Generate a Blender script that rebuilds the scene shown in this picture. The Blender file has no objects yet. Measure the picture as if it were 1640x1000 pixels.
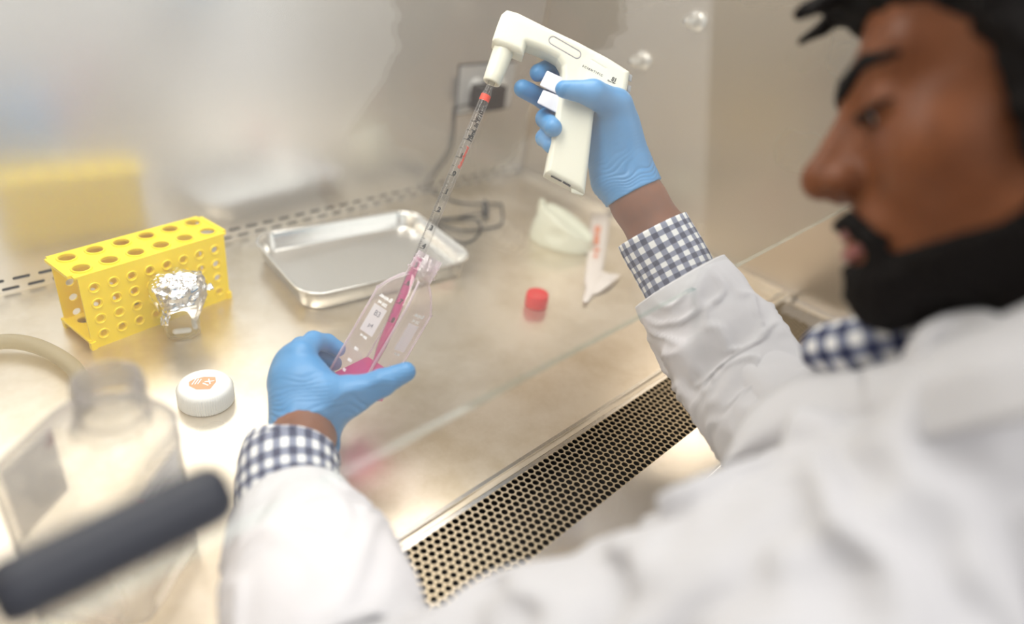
import bpy, bmesh, math, random
import numpy as np
from mathutils import Vector, Matrix, noise as mnoise
random.seed(7); np.random.seed(7)
scene = bpy.context.scene
COL = scene.collection

# ------------------------------------------------------------------ camera
F_PX = 1089.465
RW = np.array([[0.69290807, -0.29575344, 0.65757761],      # world axes seen in the camera frame (x right, y down, z ahead)
               [-0.7087429, -0.44700016, 0.54577867],
               [0.13252138, -0.8442279, -0.51934317]])
CAM = np.array([0.0, 0.0, 0.5])
cam_data = bpy.data.cameras.new('camera')
cam_data.sensor_width = 36.0
cam_data.lens = F_PX / 1640 * 36.0
cam_data.clip_start = 0.02
cam_data.dof.use_dof = True
cam_data.dof.focus_distance = 0.735
cam_data.dof.aperture_fstop = 1.3
camera = bpy.data.objects.new('camera', cam_data)
COL.objects.link(camera)
rot = Matrix((tuple(RW[:, 0]), tuple(-RW[:, 1]), tuple(-RW[:, 2]))).transposed()
camera.matrix_world = Matrix.Translation(Vector(CAM)) @ rot.to_4x4()
scene.camera = camera

# ------------------------------------------------------------------ world, big lights, exposure
world = bpy.data.worlds.new('room_light'); scene.world = world
world.use_nodes = True
wn = world.node_tree.nodes; wl = world.node_tree.links
bg = wn['Background']
tc = wn.new('ShaderNodeTexCoord'); sep = wn.new('ShaderNodeSeparateXYZ'); ramp = wn.new('ShaderNodeValToRGB')
mr = wn.new('ShaderNodeMapRange'); mr.inputs[1].default_value = -1; mr.inputs[2].default_value = 1
wl.new(tc.outputs['Generated'], sep.inputs[0]); wl.new(sep.outputs['Z'], mr.inputs[0]); wl.new(mr.outputs[0], ramp.inputs[0])
ramp.color_ramp.elements[0].color = (0.30, 0.28, 0.26, 1); ramp.color_ramp.elements[0].position = 0.38
ramp.color_ramp.elements[1].color = (0.80, 0.79, 0.77, 1); ramp.color_ramp.elements[1].position = 0.62
dot = wn.new('ShaderNodeVectorMath'); dot.operation = 'DOT_PRODUCT'; dot.inputs[1].default_value = (0.75, -0.66, 0.0)   # added bright side: lifts the steel reflections, keeps the face side dim
wl.new(tc.outputs['Generated'], dot.inputs[0])
mr2 = wn.new('ShaderNodeMapRange'); mr2.inputs[1].default_value = -0.9; mr2.inputs[2].default_value = 0.8; mr2.inputs[3].default_value = 0.20; mr2.inputs[4].default_value = 1.5
wl.new(dot.outputs['Value'], mr2.inputs[0])
mul = wn.new('ShaderNodeMix'); mul.data_type = 'RGBA'; mul.blend_type = 'MULTIPLY'; mul.inputs[0].default_value = 1.0
wl.new(ramp.outputs[0], mul.inputs[6]); wl.new(mr2.outputs[0], mul.inputs[7]); wl.new(mul.outputs[2], bg.inputs['Color'])
bg.inputs['Strength'].default_value = 1.5

def area(name, loc, target, sx, sy, power, color):
    d = bpy.data.lights.new(name, 'AREA'); d.shape = 'RECTANGLE'; d.size = sx; d.size_y = sy
    d.energy = power; d.color = color
    o = bpy.data.objects.new(name, d); COL.objects.link(o); o.location = loc
    o.rotation_euler = (Vector(target) - Vector(loc)).to_track_quat('-Z', 'Y').to_euler()
    return o
area('cabinet_tube_light', (0.30, 0.58, 0.72), (0.30, 0.62, 0), 0.86, 0.26, 6.8, (1.0, 0.97, 0.925))
area('room_ceiling_light', (0.3, -0.5, 2.1), (0.35, 0, 0.2), 1.4, 0.8, 12.0, (1.0, 0.97, 0.93))

scene.view_settings.view_transform = 'Standard'
scene.view_settings.look = 'None'
scene.view_settings.gamma = 1.0
scene.view_settings.use_curve_mapping = False
scene.view_settings.exposure = -0.18
scene.cycles.use_denoising = True
scene.cycles.max_bounces = 16
scene.cycles.transparent_max_bounces = 32
scene.cycles.transmission_bounces = 12
scene.cycles.sample_clamp_indirect = 6

# ------------------------------------------------------------------ helpers
def at(px, py, depth):
    """point seen at a spot of the 1640x1000 frame, `depth` metres ahead of the lens plane"""
    v = np.array([px - 820.0, py - 500.0, F_PX]) * (depth / F_PX)
    return RW @ v + CAM
def on_plane(px, py, z=0.0):
    d = RW @ np.array([px - 820.0, py - 500.0, F_PX])
    return CAM + d * ((z - CAM[2]) / d[2])
def unit(v): v = np.array(v, float); return v / np.linalg.norm(v)
def rgb(r, g, b):
    f = lambda c: (c / 255 / 12.92) if c / 255 <= 0.04045 else ((c / 255 + 0.055) / 1.055) ** 2.4
    return (f(r), f(g), f(b), 1)

def world_loc(o):
    p = Vector((0, 0, 0))
    while o is not None:
        p += o.location; o = o.parent
    return np.array(p)
def mesh_obj(name, V, Fc, mat, parent=None, smooth=True, uv=None, base=None, mats=None, fmat=None):
    V = np.array(V, float).reshape(-1, 3)
    if parent is None:
        org = np.array([(V[:, 0].min() + V[:, 0].max()) / 2, (V[:, 1].min() + V[:, 1].max()) / 2, V[:, 2].min()]) if base is None else np.array(base, float)
    else:
        org = world_loc(parent)
    me = bpy.data.meshes.new(name)
    me.from_pydata((V - org).tolist(), [], [list(map(int, f)) for f in Fc])
    me.update()
    for m in (mats or [mat]): me.materials.append(m)
    if fmat is not None: me.polygons.foreach_set('material_index', fmat)
    if smooth: me.polygons.foreach_set('use_smooth', [True] * len(me.polygons))
    if uv is not None:
        lay = me.uv_layers.new(name='UVMap')
        idx = np.zeros(len(me.loops), dtype=np.int32); me.loops.foreach_get('vertex_index', idx)
        lay.data.foreach_set('uv', np.array(uv, float)[idx].ravel())
    o = bpy.data.objects.new(name, me); COL.objects.link(o)
    if parent is None: o.location = org
    else: o.parent = parent
    return o
def thing(name, label, cat, loc, group=None):
    o = bpy.data.objects.new(name, None); COL.objects.link(o); o.location = loc
    o.empty_display_size = 0.02
    o['label'] = label; o['category'] = cat
    if group: o['group'] = group
    return o
def tag(o, label, cat, group=None):
    o['label'] = label; o['category'] = cat
    if group: o['group'] = group
    return o
def struct(o): o['kind'] = 'structure'; return o

class MB:
    def __init__(s): s.v = []; s.f = []; s.n = 0
    def add(s, V, Fc):
        V = np.array(V, float).reshape(-1, 3); s.v.append(V); s.f += [[i + s.n for i in f] for f in Fc]; s.n += len(V); return s
    def V(s): return np.concatenate(s.v)
    def build(s, name, mat, parent=None, **k): return mesh_obj(name, s.V(), s.f, mat, parent, **k)

def box(c, sz, R=None):
    c = np.array(c, float); h = np.array(sz, float) / 2
    P = np.array([[x, y, z] for x in (-1, 1) for y in (-1, 1) for z in (-1, 1)]) * h
    if R is not None: P = P @ np.array(R).T
    return P + c, [[0, 1, 3, 2], [4, 6, 7, 5], [0, 4, 5, 1], [2, 3, 7, 6], [0, 2, 6, 4], [1, 5, 7, 3]]
def frame_of(d, up=(0, 0, 1)):
    d = unit(d); up = np.array(up, float)
    if abs(d @ up) > 0.97: up = np.array([1.0, 0, 0])
    x = unit(np.cross(up, d)); y = np.cross(d, x)
    return x, y, d
def grid_faces(nr, ns, closed=True):
    Fc = []
    for i in range(nr - 1):
        for j in range(ns if closed else ns - 1):
            k = (j + 1) % ns
            Fc.append([i * ns + j, i * ns + k, (i + 1) * ns + k, (i + 1) * ns + j])
    return Fc
def lathe(profile, c=(0, 0, 0), axis=(0, 0, 1), n=48, cap0=True, cap1=True):
    """profile: (radius, height) pairs along axis"""
    x, y, d = frame_of(axis); c = np.array(c, float); V = []
    for r, h in profile:
        for j in range(n):
            a = 2 * math.pi * j / n
            V.append(c + d * h + x * (r * math.cos(a)) + y * (r * math.sin(a)))
    Fc = grid_faces(len(profile), n)
    if cap0: Fc.append(list(range(n))[::-1])
    if cap1: Fc.append([(len(profile) - 1) * n + j for j in range(n)])
    return np.array(V), Fc
def catmull(P, k=8):
    P = np.array(P, float); Q = np.vstack([2 * P[0] - P[1], P, 2 * P[-1] - P[-2]]); out = []
    for i in range(len(P) - 1):
        a, b, c, d = Q[i:i + 4]
        for t in np.linspace(0, 1, k, endpoint=False):
            out.append(0.5 * ((2 * b) + (-a + c) * t + (2 * a - 5 * b + 4 * c - d) * t * t + (-a + 3 * b - 3 * c + d) * t ** 3))
    out.append(P[-1]); return np.array(out)
def tube(P, r, n=10, smooth=8, caps=True):
    P = catmull(P, smooth) if smooth else np.array(P, float)
    r = np.full(len(P), r) if np.isscalar(r) else np.interp(np.linspace(0, 1, len(P)), np.linspace(0, 1, len(r)), r)
    T = np.gradient(P, axis=0); x = None; V = []
    for i in range(len(P)):
        d = unit(T[i])
        if x is None: x, y, _ = frame_of(d)
        else: x = unit(x - d * (x @ d)); y = np.cross(d, x)
        for j in range(n):
            a = 2 * math.pi * j / n; V.append(P[i] + x * r[i] * math.cos(a) + y * r[i] * math.sin(a))
    Fc = grid_faces(len(P), n)
    if caps: Fc += [list(range(n))[::-1], [(len(P) - 1) * n + j for j in range(n)]]
    return np.array(V), Fc
def solidify(V, Fc, t):
    """closed shell from an open sheet, thickness t inwards"""
    V = np.array(V, float); N = np.zeros_like(V)
    for f in Fc:
        n = np.cross(V[f[1]] - V[f[0]], V[f[-1]] - V[f[0]])
        for i in f: N[i] += n
    N /= np.maximum(np.linalg.norm(N, axis=1), 1e-12)[:, None]
    m = len(V); W = np.vstack([V, V - N * t]); G = [list(f) for f in Fc] + [[i + m for i in f[::-1]] for f in Fc]
    cnt = {}
    for f in Fc:
        for i in range(len(f)):
            e = (f[i], f[(i + 1) % len(f)])
            if (e[1], e[0]) in cnt: del cnt[(e[1], e[0])]
            else: cnt[e] = 1
    for a, b in cnt: G.append([b, a, a + m, b + m])
    return W, G
def perforated(cells, t, n=12):
    """cells: (cx, cy, half w, half h, hole points fn) in a plane, thickness t downward"""
    V = []; Fc = []
    for cx, cy, hw, hh, hole in cells:
        b = len(V)
        if hole is None:
            for z in (0, -t):
                V += [(cx - hw, cy - hh, z), (cx + hw, cy - hh, z), (cx + hw, cy + hh, z), (cx - hw, cy + hh, z)]
            Fc += [[b, b + 1, b + 2, b + 3], [b + 7, b + 6, b + 5, b + 4]]; continue
        H = hole(n); m = len(H)
        for (x, y) in H:
            s = min(hw / max(abs(x), 1e-9), hh / max(abs(y), 1e-9))
            V.append((cx + x * s, cy + y * s, 0))
        ang = [math.atan2(p[1], p[0]) % (2 * math.pi) for p in H]
        for sx, sy in ((1, 1), (-1, 1), (-1, -1), (1, -1)):      # snap nearest border point to each corner
            a = math.atan2(sy * hh, sx * hw) % (2 * math.pi)
            k = min(range(m), key=lambda i: min(abs(ang[i] - a), 2 * math.pi - abs(ang[i] - a)))
            V[b + k] = (cx + sx * hw, cy + sy * hh, 0)
        V += [(cx + x, cy + y, 0) for x, y in H]
        V += [(cx + x, cy + y, -t) for x, y in H]
        for i in range(m):
            j = (i + 1) % m
            Fc += [[b + i, b + j, b + m + j, b + m + i], [b + m + i, b + m + j, b + 2 * m + j, b + 2 * m + i]]
    return np.array(V, float), Fc
def circle_hole(r, ry=None): return lambda n: [(r * math.cos(2 * math.pi * i / n), (ry or r) * math.sin(2 * math.pi * i / n)) for i in range(n)]
def slot_hole(L, h):
    def fn(n):
        P = []; q = max(4, n // 2)
        for i in range(q + 1): a = -math.pi / 2 + math.pi * i / q; P.append((L / 2 - h / 2 + h / 2 * math.cos(a), h / 2 * math.sin(a)))
        for i in range(q + 1): a = math.pi / 2 + math.pi * i / q; P.append((-L / 2 + h / 2 + h / 2 * math.cos(a), h / 2 * math.sin(a)))
        return P
    return fn
def place(V, org, R): return np.array(V) @ np.array(R).T + np.array(org)
def rrect(w, d, r, k=6):
    P = []
    for sx, sy, a0 in ((1, 1, 0), (-1, 1, 90), (-1, -1, 180), (1, -1, 270)):
        for i in range(k + 1):
            a = math.radians(a0 + 90 * i / k); P.append((sx * (w / 2 - r) + r * math.cos(a), sy * (d / 2 - r) + r * math.sin(a)))
    return P

# --- signed-distance modelling and meshing
def seg(P, a, b, ra, rb=None):
    a = np.array(a, float); b = np.array(b, float); rb = ra if rb is None else rb
    ab = b - a; t = np.clip(((P - a) @ ab) / (ab @ ab), 0, 1)
    return np.linalg.norm(P - (a + t[:, None] * ab), axis=1) - (ra + t * (rb - ra))
def sph(P, c, r): return np.linalg.norm(P - np.array(c), axis=1) - r
def ell(P, c, r, M=None):
    Q = P - np.array(c)
    if M is not None: Q = Q @ np.array(M).T
    r = np.array(r, float); k0 = np.linalg.norm(Q / r, axis=1); k1 = np.linalg.norm(Q / (r * r), axis=1)
    return k0 * (k0 - 1) / np.maximum(k1, 1e-9)
def smin(a, b, k):
    h = np.clip(0.5 + 0.5 * (b - a) / k, 0, 1); return b + (a - b) * h - k * h * (1 - h)
def smax(a, b, k): return -smin(-a, -b, k)
def chain(P, pts, k):
    d = None
    for (a, ra), (b, rb) in zip(pts[:-1], pts[1:]):
        e = seg(P, a, b, ra, rb); d = e if d is None else smin(d, e, k)
    return d
def sdf_mesh(fn, lo, hi, h):
    lo = np.array(lo, float); hi = np.array(hi, float)
    n = np.ceil((hi - lo) / h).astype(int) + 1
    ax = [lo[i] + h * np.arange(n[i]) for i in range(3)]
    D = np.empty(tuple(n), np.float32)
    for i in range(n[0]):
        Y, Z = np.meshgrid(ax[1], ax[2], indexing='ij')
        P = np.stack([np.full(Y.size, ax[0][i]), Y.ravel(), Z.ravel()], 1)
        D[i] = fn(P).reshape(n[1], n[2])
    S = D < 0
    c = [slice(0, -1), slice(1, None)]
    cnt = sum(S[c[i], c[j], c[k]].astype(np.int8) for i in (0, 1) for j in (0, 1) for k in (0, 1))
    act = (cnt > 0) & (cnt < 8)
    idx = -np.ones(act.shape, np.int64); I = np.argwhere(act); idx[act] = np.arange(len(I))
    acc = np.zeros((len(I), 3)); w = np.zeros(len(I))
    corners = [(i, j, k) for i in (0, 1) for j in (0, 1) for k in (0, 1)]
    for a in corners:
        for ax_ in range(3):
            if a[ax_]: continue
            b = list(a); b[ax_] = 1
            da = D[I[:, 0] + a[0], I[:, 1] + a[1], I[:, 2] + a[2]]; db = D[I[:, 0] + b[0], I[:, 1] + b[1], I[:, 2] + b[2]]
            m = (da < 0) != (db < 0); t = np.where(m, da / np.where(m, da - db, 1), 0)
            p = np.tile(np.array(a, float), (len(I), 1)); p[:, ax_] += t
            acc += p * m[:, None]; w += m
    V = lo + h * (I + acc / w[:, None]); Fc = []
    for ax_ in range(3):
        sl0 = [slice(None)] * 3; sl1 = [slice(None)] * 3; sl0[ax_] = slice(0, -1); sl1[ax_] = slice(1, None)
        E = S[tuple(sl0)] != S[tuple(sl1)]; Q = np.argwhere(E)
        o = [k for k in range(3) if k != ax_]
        ok = (Q[:, o[0]] > 0) & (Q[:, o[1]] > 0) & (Q[:, o[0]] < n[o[0]] - 1) & (Q[:, o[1]] < n[o[1]] - 1); Q = Q[ok]
        def cell(du, dv):
            C = Q.copy(); C[:, o[0]] += du; C[:, o[1]] += dv; return idx[C[:, 0], C[:, 1], C[:, 2]]
        q = np.stack([cell(-1, -1), cell(0, -1), cell(0, 0), cell(-1, 0)], 1)
        flip = S[Q[:, 0], Q[:, 1], Q[:, 2]]
        if ax_ == 1: flip = ~flip
        q[~flip] = q[~flip][:, ::-1]
        Fc.append(q)
    Fc = np.concatenate(Fc)
    return V, Fc
def fbm(V, f, seed=0, o=2):
    return np.array([mnoise.fractal(Vector((v * f).tolist()) + Vector((seed, seed * 1.7, -seed)), 1.0, 2.0, o) for v in V])

# --- text printed on things (mesh made from the built-in font)
def text_verts(s, size, bold=0.0):
    cu = bpy.data.curves.new('t', 'FONT'); cu.body = s; cu.size = size; cu.align_x = 'CENTER'; cu.align_y = 'CENTER'; cu.offset = bold; cu.resolution_u = 3
    ob = bpy.data.objects.new('t', cu); COL.objects.link(ob)
    dg = bpy.context.evaluated_depsgraph_get(); me = bpy.data.meshes.new_from_object(ob.evaluated_get(dg))
    V = np.array([v.co[:] for v in me.vertices]).reshape(-1, 3); Fc = [list(p.vertices) for p in me.polygons]
    bpy.data.objects.remove(ob); bpy.data.curves.remove(cu); bpy.data.meshes.remove(me)
    return V, Fc

# ------------------------------------------------------------------ materials
def pmat(name, color, rough=0.5, metal=0.0, **kw):
    m = bpy.data.materials.new(name); m.use_nodes = True
    p = m.node_tree.nodes['Principled BSDF']
    p.inputs['Base Color'].default_value = color; p.inputs['Roughness'].default_value = rough; p.inputs['Metallic'].default_value = metal
    for k, v in kw.items(): p.inputs[k].default_value = v
    return m
def nt(m): return m.node_tree.nodes, m.node_tree.links, m.node_tree.nodes['Principled BSDF']
def noise_tex(m, scale, detail=4, stretch=(1, 1, 1), rough=0.5, coord='Object'):
    n, l, p = nt(m); t = n.new('ShaderNodeTexCoord'); mp = n.new('ShaderNodeMapping'); mp.inputs['Scale'].default_value = stretch
    x = n.new('ShaderNodeTexNoise'); x.inputs['Scale'].default_value = scale; x.inputs['Detail'].default_value = detail; x.inputs['Roughness'].default_value = rough
    l.new(t.outputs[coord], mp.inputs[0]); l.new(mp.outputs[0], x.inputs[0]); return x
def add_bump(m, tex, strength, dist=0.001, prev=None):
    n, l, p = nt(m); b = n.new('ShaderNodeBump'); b.inputs['Strength'].default_value = strength; b.inputs['Distance'].default_value = dist
    l.new(tex.outputs[0], b.inputs['Height'])
    if prev: l.new(prev.outputs[0], b.inputs['Normal'])
    l.new(b.outputs[0], p.inputs['Normal']); return b
def mix_color(m, tex, c1, c2, lo=0.35, hi=0.65):
    n, l, p = nt(m); r = n.new('ShaderNodeValToRGB'); r.color_ramp.elements[0].position = lo; r.color_ramp.elements[1].position = hi
    r.color_ramp.elements[0].color = c1; r.color_ramp.elements[1].color = c2
    l.new(tex.outputs[0], r.inputs[0]); l.new(r.outputs[0], p.inputs['Base Color'])
def vary_rough(m, tex, a, b):
    n, l, p = nt(m); r = n.new('ShaderNodeMapRange'); r.interpolation_type = 'SMOOTHSTEP'; r.inputs[1].default_value = 0.1; r.inputs[2].default_value = 0.9; r.inputs[3].default_value = a; r.inputs[4].default_value = b
    l.new(tex.outputs[0], r.inputs[0]); l.new(r.outputs[0], p.inputs['Roughness'])

def steel(name, color, r0, r1, aniso=0.0, brush=(1, 1, 1), bump=0.05, tangent='X', blotch=3.0, metal=0.92):
    m = pmat(name, color, r0, metal)
    n, l, p = nt(m)
    t = noise_tex(m, blotch, 3); vary_rough(m, t, r0, r1)
    g = noise_tex(m, 60, 3, brush); add_bump(m, g, bump, 0.0005)
    if aniso:
        p.inputs['Anisotropic'].default_value = aniso
        tg = n.new('ShaderNodeTangent'); tg.direction_type = 'RADIAL'; tg.axis = tangent; l.new(tg.outputs[0], p.inputs['Tangent'])
    return m
M = {}
M['wall'] = steel('brushed_steel_wall', rgb(238, 237, 237), 0.19, 0.30, 0.0, (1, 1, 24), 0.10, metal=0.84)
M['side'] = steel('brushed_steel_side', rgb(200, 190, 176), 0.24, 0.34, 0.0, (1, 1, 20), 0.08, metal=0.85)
M['floor'] = steel('worn_steel_worktop', rgb(226, 212, 190), 0.24, 0.36, 0.0, (6, 1, 1), 0.05, metal=0.84)
n, l, p = nt(M['floor'])
t1 = noise_tex(M['floor'], 9, 8, rough=0.65); mix_color(M['floor'], t1, rgb(212, 198, 174), rgb(234, 224, 208), 0.35, 0.6)
M['steel'] = steel('polished_steel', rgb(225, 220, 212), 0.14, 0.24)
M['grille'] = steel('grille_steel', rgb(176, 162, 138), 0.34, 0.44)
M['tray'] = steel('tray_steel', rgb(232, 230, 226), 0.14, 0.26, bump=0.12, metal=0.8)
t1 = noise_tex(M['tray'], 14, 6, rough=0.7); mix_color(M['tray'], t1, rgb(180, 160, 130), rgb(232, 230, 226), 0.26, 0.36)
M['dark'] = pmat('hole_shade', rgb(20, 17, 15), 0.95)  # near-black paint stands for the shade inside holes and slots
M['apron'] = pmat('cream_apron', rgb(205, 200, 180), 0.4)
M['yellow'] = pmat('yellow_plastic', rgb(255, 222, 0), 0.38, 0.0, **{'Subsurface Weight': 0.15, 'Subsurface Radius': (0.01, 0.006, 0.001), 'Subsurface Scale': 0.3})
M['foil'] = pmat('crumpled_foil', rgb(235, 235, 235), 0.22, 1.0)
f1 = noise_tex(M['foil'], 160, 4); b1 = add_bump(M['foil'], f1, 0.35, 0.001)
M['white_plastic'] = pmat('white_plastic', rgb(240, 240, 238), 0.35)
M['white_bar'] = pmat('white_coating', rgb(245, 245, 245), 0.3)
M['red'] = pmat('red_plastic', rgb(226, 48, 44), 0.4)
M['orange'] = pmat('orange_sticker', rgb(244, 164, 122), 0.5)
M['cream'] = pmat('cream_plastic', rgb(230, 228, 212), 0.32, 0.0, **{'Subsurface Weight': 0.1, 'Subsurface Radius': (0.005, 0.004, 0.003), 'Subsurface Scale': 0.3})
M['stand'] = pmat('cream_stand_plastic', rgb(226, 226, 206), 0.35)
M['button'] = pmat('pale_grey_button', rgb(228, 230, 240), 0.35)
M['ink'] = pmat('black_ink', rgb(25, 25, 28), 0.5)
M['red_ink'] = pmat('red_ink', rgb(226, 70, 48), 0.5)
M['white_ink'] = pmat('white_ink', rgb(245, 245, 248), 0.5)
M['orange_ink'] = pmat('orange_ink', rgb(244, 150, 110), 0.6)
M['black'] = pmat('black_rubber', rgb(40, 40, 42), 0.45)
M['handle'] = pmat('dark_blue_grey_rubber', rgb(42, 45, 56), 0.42)
M['plate'] = pmat('outlet_plate', rgb(200, 200, 200), 0.35, 0.2)
M['contact'] = pmat('grey_contact', rgb(150, 152, 158), 0.4)
M['chrome'] = pmat('satin_chrome', rgb(226, 222, 214), 0.28, 0.6)
M['paper'] = pmat('white_paper', rgb(243, 232, 224), 0.7)
M['nitrile'] = pmat('blue_nitrile', rgb(68, 138, 194), 0.42, 0.0, **{'Subsurface Weight': 0.08, 'Subsurface Radius': (0.003, 0.004, 0.006), 'Subsurface Scale': 0.5})
g1 = noise_tex(M['nitrile'], 70, 3, (1, 1, 1)); add_bump(M['nitrile'], g1, 0.12, 0.002)
M['skin'] = pmat('brown_skin', rgb(150, 94, 66), 0.5, 0.0, **{'Specular IOR Level': 0.25, 'Subsurface Weight': 0.15, 'Subsurface Radius': (0.01, 0.004, 0.002), 'Subsurface Scale': 0.4})
s1 = noise_tex(M['skin'], 30, 4); mix_color(M['skin'], s1, rgb(110, 64, 38), rgb(138, 84, 53), 0.3, 0.7)
M['hair'] = pmat('black_hair', rgb(20, 16, 15), 0.7)
M['hair'].node_tree.nodes['Principled BSDF'].inputs['Specular IOR Level'].default_value = 0.15
M['lip'] = pmat('lip', rgb(150, 90, 84), 0.4)
M['eye_white'] = pmat('eye_white', rgb(215, 205, 200), 0.2)
M['iris'] = pmat('dark_iris', rgb(28, 18, 14), 0.1)
M['coat'] = pmat('white_cotton', rgb(210, 209, 212), 0.85)
c1 = noise_tex(M['coat'], 22, 3); bb = add_bump(M['coat'], c1, 0.18, 0.006)
c2 = noise_tex(M['coat'], 900, 1); add_bump(M['coat'], c2, 0.08, 0.0005, bb)

def gingham(name, period):
    m = pmat(name, (1, 1, 1, 1), 0.85); n, l, p = nt(m)
    uv = n.new('ShaderNodeUVMap'); uv.uv_map = 'UVMap'; sp = n.new('ShaderNodeSeparateXYZ'); l.new(uv.outputs[0], sp.inputs[0])
    outs = []
    for k in (0, 1):
        a = n.new('ShaderNodeMath'); a.operation = 'MULTIPLY'; a.inputs[1].default_value = 1 / period; l.new(sp.outputs[k], a.inputs[0])
        b = n.new('ShaderNodeMath'); b.operation = 'FRACT'; l.new(a.outputs[0], b.inputs[0])
        c = n.new('ShaderNodeMath'); c.operation = 'GREATER_THAN'; c.inputs[1].default_value = 0.5; l.new(b.outputs[0], c.inputs[0]); outs.append(c)
    s = n.new('ShaderNodeMath'); s.operation = 'ADD'; l.new(outs[0].outputs[0], s.inputs[0]); l.new(outs[1].outputs[0], s.inputs[1])
    h = n.new('ShaderNodeMath'); h.operation = 'MULTIPLY'; h.inputs[1].default_value = 0.5; l.new(s.outputs[0], h.inputs[0])
    r = n.new('ShaderNodeValToRGB'); r.color_ramp.interpolation = 'CONSTANT'
    r.color_ramp.elements[0].color = rgb(236, 236, 236); r.color_ramp.elements[1].position = 0.62; r.color_ramp.elements[1].color = rgb(46, 52, 84)
    e = r.color_ramp.elements.new(0.25); e.color = rgb(128, 134, 156)
    l.new(h.outputs[0], r.inputs[0]); l.new(r.outputs[0], p.inputs['Base Color'])
    return m
M['gingham'] = gingham('navy_gingham_cotton', 0.0130)

def clear(name, tint=(1, 1, 1, 1), edge=(0.9, 0.9, 0.9, 1), ior=1.45, rough=0.02, body=0.0, facing=0.0, gloss=1.0, power=4):
    """thin clear sheet: see-through plus mirror-like Fresnel reflection, with a little plastic body"""
    m = bpy.data.materials.new(name); m.use_nodes = True; n = m.node_tree.nodes; l = m.node_tree.links; n.clear()
    out = n.new('ShaderNodeOutputMaterial'); tr = n.new('ShaderNodeBsdfTransparent'); tr.inputs[0].default_value = tint
    gl = n.new('ShaderNodeBsdfGlossy'); gl.inputs['Roughness'].default_value = rough; gl.inputs['Color'].default_value = (gloss, gloss, gloss, 1)
    f0 = ((ior - 1) / (ior + 1)) ** 2
    lf = n.new('ShaderNodeLayerWeight'); lf.inputs[0].default_value = 0.5
    p5 = n.new('ShaderNodeMath'); p5.operation = 'POWER'; p5.inputs[1].default_value = 5; l.new(lf.outputs['Facing'], p5.inputs[0])
    fr = n.new('ShaderNodeMath'); fr.operation = 'MULTIPLY_ADD'; fr.inputs[1].default_value = 1 - f0; fr.inputs[2].default_value = f0; l.new(p5.outputs[0], fr.inputs[0])
    mx = n.new('ShaderNodeMixShader'); l.new(fr.outputs[0], mx.inputs[0]); l.new(tr.outputs[0], mx.inputs[1]); l.new(gl.outputs[0], mx.inputs[2])
    last = mx
    if body or facing:
        df = n.new('ShaderNodeBsdfDiffuse'); df.inputs[0].default_value = edge
        tl = n.new('ShaderNodeBsdfTranslucent'); tl.inputs[0].default_value = edge
        ms = n.new('ShaderNodeMixShader'); ms.inputs[0].default_value = 0.5; l.new(df.outputs[0], ms.inputs[1]); l.new(tl.outputs[0], ms.inputs[2])
        lw = n.new('ShaderNodeLayerWeight'); lw.inputs[0].default_value = 0.5
        pw = n.new('ShaderNodeMath'); pw.operation = 'POWER'; pw.inputs[1].default_value = power; l.new(lw.outputs['Facing'], pw.inputs[0])
        ma = n.new('ShaderNodeMath'); ma.operation = 'MULTIPLY_ADD'; ma.inputs[1].default_value = facing; ma.inputs[2].default_value = body; l.new(pw.outputs[0], ma.inputs[0])
        m2 = n.new('ShaderNodeMixShader'); l.new(ma.outputs[0], m2.inputs[0]); l.new(mx.outputs[0], m2.inputs[1]); l.new(ms.outputs[0], m2.inputs[2]); last = m2
    l.new(last.outputs[0], out.inputs[0]); return m
M['label'] = clear('white_label', (0.9, 0.9, 0.92, 1), (0.92, 0.92, 0.95, 1), ior=1.3, rough=0.4, body=0.85)
M['sash'] = clear('sash_glass', (0.975, 0.985, 0.98, 1), ior=1.5, body=0.03)
M['sash_edge'] = clear('sash_glass_edge', (0.80, 0.88, 0.87, 1), (0.5, 0.62, 0.62, 1), body=0.12)
M['flask'] = clear('flask_plastic', (0.97, 0.955, 0.965, 1), (0.93, 0.84, 0.90, 1), ior=1.6, body=0.05, facing=0.85, power=2.6)
M['beaker'] = clear('beaker_glass', (0.97, 0.97, 0.96, 1), (0.8, 0.78, 0.74, 1), ior=1.45, body=0.015, facing=0.5)
M['pipette'] = clear('pipette_plastic', (0.95, 0.95, 0.95, 1), (0.42, 0.40, 0.39, 1), ior=1.4, rough=0.15, body=0.05, facing=0.8, power=3)
M['bottle'] = pmat('bottle_plastic', (0.97, 0.965, 0.95, 1), 0.03, 0.0, **{'Transmission Weight': 1.0, 'IOR': 1.3})
M['bottle'] = clear('bottle_plastic', (0.92, 0.915, 0.90, 1), (0.55, 0.51, 0.50, 1), ior=1.6, body=0.08, facing=0.9, power=2.6)
M['medium'] = clear('pink_medium', (0.95, 0.25, 0.60, 1), (0.95, 0.06, 0.50, 1), ior=1.33, body=0.45)
M['tubing'] = clear('beige_tubing', (0.8, 0.75, 0.6, 1), (0.72, 0.66, 0.5, 1), body=0.5)

# ------------------------------------------------------------------ the cabinet (setting)
XL, XR, YB, YF = -0.17, 1.062, 0.912, 0.165
def slab(name, c, s, mat): return struct(mesh_obj(name, *box(c, s), mat, smooth=False))
slab('floor', ((XL + XR) / 2, (0.304 + YB) / 2, -0.01), (XR - XL, YB - 0.304, 0.02), M['floor'])
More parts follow.
